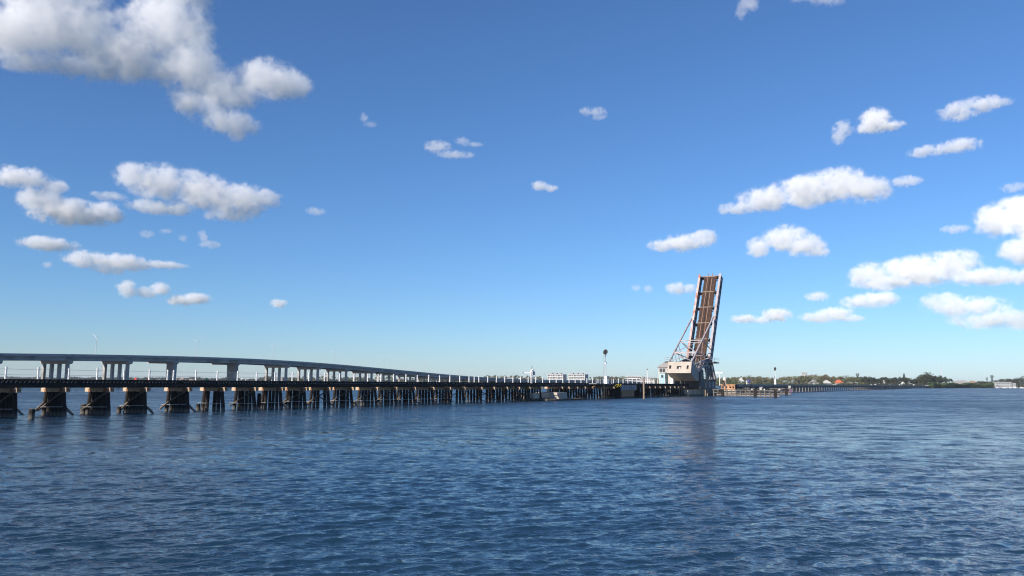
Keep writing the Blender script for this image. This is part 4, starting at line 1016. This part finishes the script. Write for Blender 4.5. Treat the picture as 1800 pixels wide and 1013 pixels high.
# flat-roofed white house
x, y = at_px(1113, 30); k = y / 1400
mh = thing('modern_house', 'large white house with wide flat eaves standing just before the drawbridge control house', 'house', (x, y, 1.0), -R_(12))
def mpart(mb, nm, m_, par=mh): return link(nm, mb.mesh(nm, m_), par)
W_ = 30 * k
mpart(MB().box(-W_ * .5, W_ * .38, 0, 14, -.5, 7.6), 'lower_wall', M['wall_white'])
mpart(MB().box(-W_ * .62, W_ * .5, -2.5, 16, 9.2, 10.0), 'terrace_roof', M['wall_white'])
mpart(MB().box(-W_ * .46, W_ * .34, 0.5, 13, 7.602, 9.198), 'middle_wall', M['wall_grey'])
mpart(MB().box(-W_ * .36, W_ * .4, 1.5, 13, 10.002, 13.2), 'upper_wall', M['wall_white'])
mpart(MB().box(-W_ * .44, W_ * .48, -1.0, 15, 13.202, 14.2), 'roof', M['wall_white'])
for i in range(6):
    a = -W_ * .33 + i * W_ * .115
    wf = mpart(MB().box(a, a + W_ * .1, 1.4, 1.498, 10.6, 12.9), 'window', M['wall_white']); mpart(MB().box(a + .15, a + W_ * .1 - .15, 1.36, 1.397, 10.75, 12.75), 'pane', M['grey_glass'], wf)
for i in range(4):
    a = -W_ * .4 + i * W_ * .16
    wf = mpart(MB().box(a, a + W_ * .12, -0.1, -0.002, 5.2, 7.3), 'window', M['wall_white']); mpart(MB().box(a + .15, a + W_ * .12 - .15, -0.14, -0.103, 5.4, 7.1), 'pane', M['grey_glass'], wf)
house('low grey-roofed annex next to the flat-roofed white house', 1136, 26, 26, 10.5, 'hip', M['wall_white'], M['roofgrey'], nwin=3)
house('pale low waterfront house with grey roof ahead of the navigation mast', 898, 14, 22, 8, 'hip', M['wall_white'], M['roofgrey'], nwin=4)
house('small white waterfront house directly before the navigation mast', 914, 12, 9, 8.5, 'gable', M['wall_white'], M['wall_white'], nwin=2)
house('beige box-like building seen between the columns of the highway bridge', 495, 10, 13, 6.0, 'flat', M['beige'], M['beige'], nwin=2)
house('white house with many gables and a chimney beyond the orange rest pier', 1300, 14, 10, 11, 'gable', M['wall_white'], M['wall_white'], nwin=2, floors=2, chimney=True)
house('small white gabled house to the side of the blue solar panel', 1319, 12, 7, 5, 'gable', M['wall_white'], M['wall_white'], nwin=2)
house('tall white building rising above the treetops behind the far trestle', 1411, 160, 9, 21, 'flat', M['wall_white'], M['wall_white'], nwin=3, floors=5)
house('wide pale upper building half hidden by treetops', 1424, 165, 17, 16.5, 'flat', M['wall_grey'], M['wall_grey'], nwin=4, floors=4)
house('orange-red roofed house on the shore behind the far trestle', 1471, 9, 13, 8.2, 'hip', M['beige'], M['roofred'], nwin=3)
house('white-roofed house just left of the orange-red roofed one', 1450, 8, 13, 7.6, 'gable', M['wall_white'], M['wall_white'], nwin=3)
house('small white house among trees right of the orange-red roofed one', 1493, 8, 6, 4.5, 'gable', M['wall_white'], M['roofgrey'], nwin=2)
house('long white low building on the bank behind the far trestle', 1428, 6, 16, 3.2, 'flat', M['wall_white'], M['wall_white'], nwin=6)
house('low grey shed with pale roof near the second signal', 1386, 8, 13, 4.0, 'hip', M['wall_grey'], M['roofgrey'], nwin=3)
house('tiny white cottage high among the dark grove', 1548, 25, 3.5, 9, 'gable', M['wall_white'], M['wall_white'], nwin=1)
house('white cottage in the grove near the end of the far trestle', 1582, 6, 5, 6, 'gable', M['wall_white'], M['wall_white'], nwin=2)
house('pale-roofed bungalow near the end of the far trestle', 1596, 6, 7, 4, 'hip', M['beige'], M['roofgrey'], nwin=2)
house('long two-storey white marina building by the water', 1757, 14, 27, 7.0, 'flat', M['wall_grey'], M['wall_white'], nwin=7, floors=2, depth=0.35)
house('white boat shed at the end of the marina building', 1774, 9, 7, 5.2, 'flat', M['wall_white'], M['wall_white'], nwin=2)
house('low grey roofed hall far behind the mangrove strip', 1686, 700, 30, 9.2, 'hip', M['wall_white'], M['roofgrey'], nwin=6, depth=.4)
house('brown roofed long hall far behind the mangrove strip', 1704, 650, 16, 8.8, 'hip', M['beige'], M['roofbrown'], nwin=4, depth=.4)
for i, (px, w_, h_, r_, lb) in enumerate([(318, 7, 3.4, 'roofbrown', 'brown-roofed house on the distant shore next to the first wall pier'), (327, 8, 4.0, 'roofbrown', 'larger brown-roofed house on the distant shore'), (335, 5, 3.2, 'wall_white', 'white house on the distant shore between two brown-roofed ones'), (344, 9, 3.0, 'roofbrown', 'low long brown-roofed house on the distant shore'),
        (287, 5, 1.6, 'wall_white', 'tiny white building on the distant shore before the first wall pier'), (431, 7, 3.2, 'wall_white', 'white house on the distant shore past the second wall pier'), (441, 8, 3.0, 'wall_white', 'long white house on the distant shore past the second wall pier')]):
    house(lb, px, 6, w_, h_, 'hip', M['beige'] if i < 4 else M['wall_white'], M[r_], nwin=3)

# radio mast
x, y = at_px(1650, 500); k = y / 1400
rm = thing('radio_mast', 'very thin tall lattice radio mast above the tall dark clump of trees', 'mast', (x, y, 1.5), 0)
link('lattice', MB().tube((0, 0, 0), (0, 0, 36 * k), 0.8, 0.5, 4).mesh('lattice', M['galv']), rm)
link('antenna', MB().tube((0, 0, 36 * k), (0, 0, 43 * k), 0.3, 0.15, 5).mesh('antenna', M['galv']), rm)

# riverside road and cars
rd = MB(); pts_r = [at_px(px, 5) for px in range(1475, 1641, 15)]
vs = []
for x, y in pts_r: vs += [(x - 2, y - 3, 0.2), (x - 2, y - 3, 2.5), (x + 2, y + 4, 2.5), (x + 2, y + 4, 0.2)]
fs = []
for i in range(len(pts_r) - 1):
    for k in range(3): fs.append((i * 4 + k, i * 4 + 4 + k, i * 4 + 5 + k, i * 4 + 1 + k))
rd.add(vs, fs); tag(rd.build('riverside_road', M['asphalt']), 'raised riverside road behind the far trestle', 'road', kind='structure')
def make_car(label, px, grp):
    x, y = at_px(px, 5)
    t = thing('parked_car', label, 'car', (x, y - 0.3, 2.51), math.atan2(pts_r[-1][1] - pts_r[0][1], pts_r[-1][0] - pts_r[0][0]), grp)
    van = 'van' in label
    hh = 2.2 if van else 1.5
    body = [(-2.4, .35), (2.4, .35), (2.4, .95), (1.4, 1.05), (.8, hh), (-1.9 if not van else -2.35, hh), (-2.4, 1.05)]
    link('body', MB().prism(body, 1, -.9, .9).mesh('body', M['carwhite']), t)
    for sd in (-1, 1):
        yy = (-.93, -.903) if sd < 0 else (.903, .93)
        link('window', MB().prism([(-1.7, 1.1), (1.15, 1.1), (.75, hh - .12), (-1.6, hh - .12)], 1, *yy).mesh('window', M['darkglass']), t)
        for cx in (-1.5, 1.5): link('wheel', MB().tube((cx, sd * .72, .34), (cx, sd * .93, .34), .34, n=10).mesh('wheel', M['rubber']), t)
    return t
for px, lb in ((1462, 'white car behind the deck of the far trestle below the orange-red roofed house'), (1499, 'long white car on the riverside road behind the far trestle'), (1528, 'white van at the middle of the dark grove on the riverside road'), (1535, 'white car on the riverside road, beside the van at the middle of the dark grove'),
               (1572, 'white van on the riverside road below the pointed conifer'), (1577, 'small white car just behind the van below the pointed conifer'), (1602, 'white van alone on the riverside road near the end of the far trestle'), (1623, 'white car nearest the end of the far trestle')):
    make_car(lb, px, 'white vehicles on the riverside road')

# boats and channel markers
def boat(label, px, extra, L_):
    x, y = at_px(px, 0); y -= extra
    t = thing('motor_boat', label, 'boat', (x, y, 0), rnd.uniform(-.4, .4), 'boats moored at the marina')
    link('hull', MB().add([(-L_ / 2, -1.2, 1.1), (-L_ / 2, 1.2, 1.1), (L_ * .3, 1.2, 1.2), (L_ / 2, 0, 1.5), (L_ * .3, -1.2, 1.2), (-L_ / 2, -.8, -.3), (-L_ / 2, .8, -.3), (L_ * .25, .7, -.3), (L_ * .4, 0, -.3), (L_ * .25, -.7, -.3)],
         [(0, 1, 2, 3, 4), (9, 8, 7, 6, 5), (0, 5, 6, 1), (1, 6, 7, 2), (2, 7, 8, 3), (3, 8, 9, 4), (4, 9, 5, 0)]).mesh('hull', M['white']), t)
    link('cabin', MB().prism([(-L_ * .25, 1.12), (L_ * .2, 1.16), (L_ * .1, 2.4), (-L_ * .22, 2.4)], 1, -.9, .9).mesh('cabin', M['white']), t)
    link('window', MB().prism([(-L_ * .2, 1.6), (L_ * .13, 1.6), (L_ * .1, 2.15), (-L_ * .2, 2.15)], 1, -.93, -.903).mesh('window', M['darkglass']), t)
for px, e, L_, lb in ((1742, 8, 8, 'white motor boat at the mangrove end of the marina'), (1751, 12, 9, 'white motor boat in front of the middle of the marina building'), (1764, 10, 10, 'larger white motor boat under the far end of the marina building'), (1772, 9, 8, 'white motor boat beside the boat shed'), (1783, 8, 9, 'white motor boat past the boat shed'), (1794, 9, 12, 'long white motor boat farthest from the mangroves')): boat(lb, px, e, L_)
def marker(label, px, y, z, m_):
    x = (px - 900) / 1395.0 * y
    t = thing('channel_marker', label, 'channel marker', (x, y, 0))
    link('pile', MB().tube((0, 0, -1), (0, 0, z + .4), .18, n=8).mesh('pile', M['pile']), t)
    link('daymark', MB().box(-.6, .6, -.24, -.19, z - .55, z + .6).mesh('daymark', m_), t)
marker('green square channel marker peeping over the trestle deck', 370.5, 420, 4.0, M['green_sign'])
marker('red channel marker over the trestle deck, farther from the wall piers', 246.5, 460, 3.95, M['red_sign'])
marker('red channel marker over the trestle deck, closer to the first wall pier', 270, 440, 3.9, M['red_sign'])
HAZE = 0.00005
# ------------------------------------------------------------------ haze
hz = MB().box(-7000, 10000, -300, 9000, -3.0, 62.0)
ho_ = hz.build('haze', M['white'])
ho_.data.materials.clear()
hm = bpy.data.materials.new('pale_haze'); hm.use_nodes = True
for n_ in list(hm.node_tree.nodes): hm.node_tree.nodes.remove(n_)
o_ = hm.node_tree.nodes.new('ShaderNodeOutputMaterial'); v_ = hm.node_tree.nodes.new('ShaderNodeVolumePrincipled')
v_.inputs['Color'].default_value = (0.78, 0.89, 1.0, 1); v_.inputs['Density'].default_value = HAZE; v_.inputs['Anisotropy'].default_value = 0.0
hm.node_tree.links.new(v_.outputs[0], o_.inputs['Volume'])
ho_.data.materials.append(hm); tag(ho_, 'thin pale haze over the river', 'haze', kind='stuff')
# ------------------------------------------------------------------ clouds
F_PX = 1400.0
def view_ray(px, py):
    return CAM_M @ Vector(((px - 900) / F_PX, -(py - 506.5) / F_PX, -1.0))

def cloud_material(name, dens):
    m = bpy.data.materials.new(name)
    m.use_nodes = True
    nt = m.node_tree
    for n_ in list(nt.nodes): nt.nodes.remove(n_)
    o = nt.nodes.new('ShaderNodeOutputMaterial')
    v = nt.nodes.new('ShaderNodeVolumePrincipled')
    v.inputs['Color'].default_value = (1, 1, 1, 1)
    v.inputs['Density'].default_value = dens
    v.inputs['Anisotropy'].default_value = -0.2
    nt.links.new(v.outputs[0], o.inputs['Volume'])
    return m

def make_cloud(label, blobs, tau=9.0, amp=1.0, feat=0.55, edge=0.42, seed=0.0, alt=1000.0, group=None):
    """blobs: (px, py, rx, ry) of the photograph, put at the distance where the cloud base lies ALT metres up"""
    x0 = min(b[0] - b[2] for b in blobs); x1 = max(b[0] + b[2] for b in blobs)
    y0 = min(b[1] - b[3] for b in blobs); y1 = max(b[1] + b[3] for b in blobs)
    cx, cy = (x0 + x1) / 2, (y0 + y1) / 2
    d = view_ray(cx, y1)
    dist = min(alt / max(d.z / math.hypot(d.x, d.y), 0.02), 9000.0)
    axis = -(CAM_M.col[2])
    def place(px, py):
        r = view_ray(px, py); k = dist / math.hypot(r.x, r.y)
        p = r * k; return p + Vector((0, 0, CAM_H)), p.dot(axis) / F_PX
    c, m_px = place(cx, cy)
    az = math.atan2(c.x, c.y)
    rot = Matrix.Rotation(-az, 3, 'Z')
    inv = rot.transposed()
    cells = []
    for bx, by, rx, ry in blobs:
        p, k = place(bx, by)
        q = inv @ (p - c)
        dep = 0.25 * rx + 0.6 * ry
        cells.append((q, Vector((rx * k, dep * k, ry * k))))
    pad = 1.2
    lo = Vector([min(q[i] - r[i] * pad for q, r in cells) for i in range(3)])
    hi = Vector([max(q[i] + r[i] * pad for q, r in cells) for i in range(3)])
    ry_m = sorted(r.z for q, r in cells)[len(cells) // 2]
    step = m_px * 1.7
    g = bpy.data.node_groups.new('cloud_density', 'GeometryNodeTree')
    g.interface.new_socket('Geometry', in_out='OUTPUT', socket_type='NodeSocketGeometry')
    N = g.nodes.new; L = g.links.new
    out = N('NodeGroupOutput')
    pos = N('GeometryNodeInputPosition')
    def vm(op, a, b=None):
        n_ = N('ShaderNodeVectorMath'); n_.operation = op
        for i, v in enumerate((a, b)):
            if v is None: continue
            if isinstance(v, (Vector, tuple)): n_.inputs[i].default_value = v
            else: L(v, n_.inputs[i])
        return n_
    def mt(op, a, b=None, c_=None, clamp=False):
        n_ = N('ShaderNodeMath'); n_.operation = op; n_.use_clamp = clamp
        for i, v in enumerate((a, b, c_)):
            if v is None: continue
            if isinstance(v, (int, float)): n_.inputs[i].default_value = v
            else: L(v, n_.inputs[i])
        return n_.outputs[0]
    f = None
    for q, r in cells:
        sub = vm('SUBTRACT', pos.outputs[0], q).outputs[0]
        dv = vm('DIVIDE', sub, r).outputs[0]
        ln = vm('LENGTH', dv).outputs['Value']
        e = mt('SUBTRACT', 1.0, ln)
        f = e if f is None else mt('SMOOTH_MAX', f, e, 0.35)
    def noise(scale, detail, rough, dist_):
        n_ = N('ShaderNodeTexNoise'); n_.noise_dimensions = '3D'
        n_.inputs['Scale'].default_value = scale
        n_.inputs['Detail'].default_value = detail
        n_.inputs['Roughness'].default_value = rough
        n_.inputs['Distortion'].default_value = dist_
        off = vm('ADD', pos.outputs[0], (seed * 971.0, seed * 533.0, seed * 217.0)).outputs[0]
        L(off, n_.inputs['Vector'])
        return n_.outputs[0]
    n1 = noise(1.0 / (feat * 1.9 * ry_m), 2.0, 0.5, 0.4)
    n2 = noise(1.0 / (feat * 0.75 * ry_m), 8.0, 0.60, 0.8)
    a = mt('MULTIPLY_ADD', n1, 1.7 * amp, -0.85 * amp)
    b = mt('MULTIPLY_ADD', n2, 2.0 * amp, -1.0 * amp)
    s_ = mt('ADD', f, mt('ADD', a, b))
    s_ = mt('ADD', s_, 0.04 if tau >= 5 else 0.03)
    inside = mt('MULTIPLY', mt('ADD', f, 0.12), 4.0, clamp=True)
    dn = mt('DIVIDE', s_, edge, clamp=True)
    dn = mt('MULTIPLY', mt('MULTIPLY', dn, dn), inside)
    vc = N('GeometryNodeVolumeCube')
    L(dn, vc.inputs['Density'])
    vc.inputs['Min'].default_value = lo
    vc.inputs['Max'].default_value = hi
    for ax, nm in enumerate(('X', 'Y', 'Z')):
        vc.inputs['Resolution ' + nm].default_value = max(8, min(380, int((hi[ax] - lo[ax]) / (step * (1.4 if ax == 1 else 1.0)))))
    mat = cloud_material('cloud_vapour', 0.46 * tau / (2 * ry_m))
    sm = N('GeometryNodeSetMaterial'); sm.inputs['Material'].default_value = mat
    L(vc.outputs[0], sm.inputs[0]); L(sm.outputs[0], out.inputs[0])
    me = bpy.data.volumes.new('cloud')
    me.materials.append(mat)
    o = bpy.data.objects.new('cloud', me)
    COL.objects.link(o)
    o.location = c
    o.rotation_euler = (0, 0, -az)
    md = o.modifiers.new('density', 'NODES'); md.node_group = g
    o['label'] = label; o['category'] = 'cloud'; o['group'] = group or 'fair weather clouds in the blue sky'
    return o

C = make_cloud
C('largest white cumulus cloud, sprawling across the upper corner of the sky over the highway bridge',
  [(40,55,95,60),(130,45,105,60),(215,95,95,55),(295,45,78,75),(330,115,70,55),(390,160,66,40),(470,140,62,40),(510,150,45,28),(400,215,58,26),(120,118,100,24),(30,105,60,20),(345,185,55,30),(300,-30,85,50),(80,-15,110,60),(415,238,22,14)], tau=6, seed=1.0, amp=0.9, feat=0.5)
C('lumpy stepped white cloud below the largest one, touching the edge of the sky',
  [(35,312,52,22),(75,350,40,26),(120,374,72,26),(188,375,32,22),(95,330,26,16)], tau=7, seed=2.0)
C('broad ragged white cloud with a pointed tail beside the stepped cloud',
  [(235,312,36,28),(285,322,56,36),(350,335,60,36),(415,352,62,34),(465,350,34,18),(280,365,60,14),(400,380,46,12),(190,345,32,9)], tau=5, seed=3.0, amp=1.15)
C('small flat low cloud under the stepped cloud', [(85,429,50,14),(70,424,22,10)], tau=5, seed=4.0)
C('long low cloud tapering to a thin tail', [(148,455,38,17),(210,462,58,18),(285,466,46,8),(195,476,30,8)], tau=5, seed=5.0)
C('round little puff, first of a row of three low puffs', [(223,508,20,17)], tau=6, seed=6.0, amp=0.8)
C('middle little puff of a row of three low puffs', [(258,514,20,11),(280,508,20,14)], tau=5, seed=7.0, amp=0.8)
C('flat-bottomed last puff of a row of three low puffs', [(320,528,28,11),(345,525,28,12)], tau=6, seed=8.0, amp=0.8)
C('tiny lone white puff low over the highway bridge', [(490,534,17,9)], tau=5, seed=9.0, amp=0.9)
C('faint hooked wisp below the broad ragged cloud', [(356,416,10,12),(368,430,20,8)], tau=2.0, seed=10.0, amp=1.2)
C('faint ring-shaped wisp high in the middle of the sky', [(770,258,26,12),(800,272,36,7),(812,248,14,8),(830,254,24,4)], tau=1.5, seed=11.0, amp=1.5)
C('curled small wisp high in the middle of the sky', [(1035,196,18,9),(1052,200,16,12)], tau=1.8, seed=12.0, amp=1.4)
C('faint hook-shaped wisp beside the largest cloud', [(640,208,8,11),(650,218,14,6)], tau=1.4, seed=13.0, amp=1.3)
C('small neat oval cloud in the middle of the sky', [(948,327,17,10),(968,331,15,7)], tau=4, seed=14.0, amp=0.8)
C('soft low cloud with a bulging end above the control house', [(1165,432,30,12),(1200,427,40,18),(1238,419,26,17)], tau=5, seed=15.0)
C('compact humped white cloud just over the raised leaf, farther from the trestle', [(1332,436,24,20),(1380,420,42,26),(1412,432,40,22),(1440,444,24,10)], tau=6, seed=16.0)
C('long wedge-shaped cloud with a flat base high above the raised leaf', [(1295,366,40,12),(1350,348,55,24),(1415,335,60,32),(1475,326,55,34),(1525,334,42,26)], tau=6, seed=17.0)
C('small grey puff at the thick end of the wedge-shaped cloud', [(1594,319,27,11)], tau=3, seed=18.0)
C('small upright puff of the high pair, the smaller one', [(1482,226,20,16),(1474,242,12,14)], tau=3.5, seed=19.0)
C('rounded puff of the high pair, the larger one', [(1538,212,28,24),(1560,222,30,10),(1520,226,20,10)], tau=4, seed=20.0)
C('high slanting cloud with a pointed end', [(1685,196,36,18),(1725,184,42,16),(1762,180,22,8)], tau=3.5, seed=21.0, amp=1.2)
C('thin slanting cloud below the high pointed one', [(1628,266,34,11),(1685,257,40,14)], tau=3.5, seed=22.0, amp=1.1)
C('wisp slipping over the top edge of the sky above the leaf', [(1315,8,20,18),(1303,24,12,12)], tau=2.0, seed=23.0, amp=1.2)
C('thin veil along the top edge of the sky', [(1460,-4,36,16),(1420,-6,40,8)], tau=1.6, seed=24.0, amp=1.2)
C('tall bright cumulus cut off by the edge of the sky', [(1755,388,44,34),(1800,375,56,34),(1795,440,38,28),(1830,400,50,45)], tau=8, seed=25.0)
C('widest layered low cloud beyond the drawbridge', [(1525,482,36,24),(1560,496,62,16),(1615,476,70,30),(1670,466,56,28),(1735,486,66,18),(1805,486,52,16)], tau=6, seed=26.0)
C('small cloud tucked under the widest layered one', [(1510,530,32,14),(1545,526,34,16)], tau=5, seed=27.0)
C('broad dim low bank of cloud near the horizon', [(1655,530,38,18),(1700,540,70,20),(1745,562,72,18),(1800,562,56,20)], tau=3.5, seed=28.0, amp=1.1)
C('small dim puff over the fenders', [(1437,521,23,10)], tau=3.0, seed=29.0)
C('pair of low soft puffs just beyond the raised leaf', [(1365,554,30,14),(1308,561,28,9),(1340,562,20,8)], tau=4, seed=30.0)
C('low ragged cloud over the far trestle', [(1440,558,36,11),(1470,552,34,14),(1500,560,22,7)], tau=4, seed=31.0)
C('pale puff directly behind the top of the raised leaf', [(1190,507,22,12),(1212,508,16,10)], tau=4, seed=32.0)
C('two faint smudges of cloud before the raised leaf', [(1118,506,9,7),(1140,508,9,8)], tau=1.5, seed=33.0)
C('faint wisp between the humped cloud and the tall bright one', [(1680,403,26,9)], tau=1.8, seed=34.0, amp=1.2)
C('faint smudge above the tall bright cloud', [(1782,330,22,10)], tau=1.6, seed=35.0, amp=1.2)
C('faint small smudge alone over the highway bridge', [(555,372,20,8)], tau=1.2, seed=36.0, amp=1.2)
C('faint scrap of cloud under the flat low one', [(84,466,10,7)], tau=1.5, seed=37.0)
C('thin scraps beneath the broad ragged cloud', [(258,412,14,8),(292,407,14,5),(322,420,9,8)], tau=1.2, seed=38.0, amp=1.2)
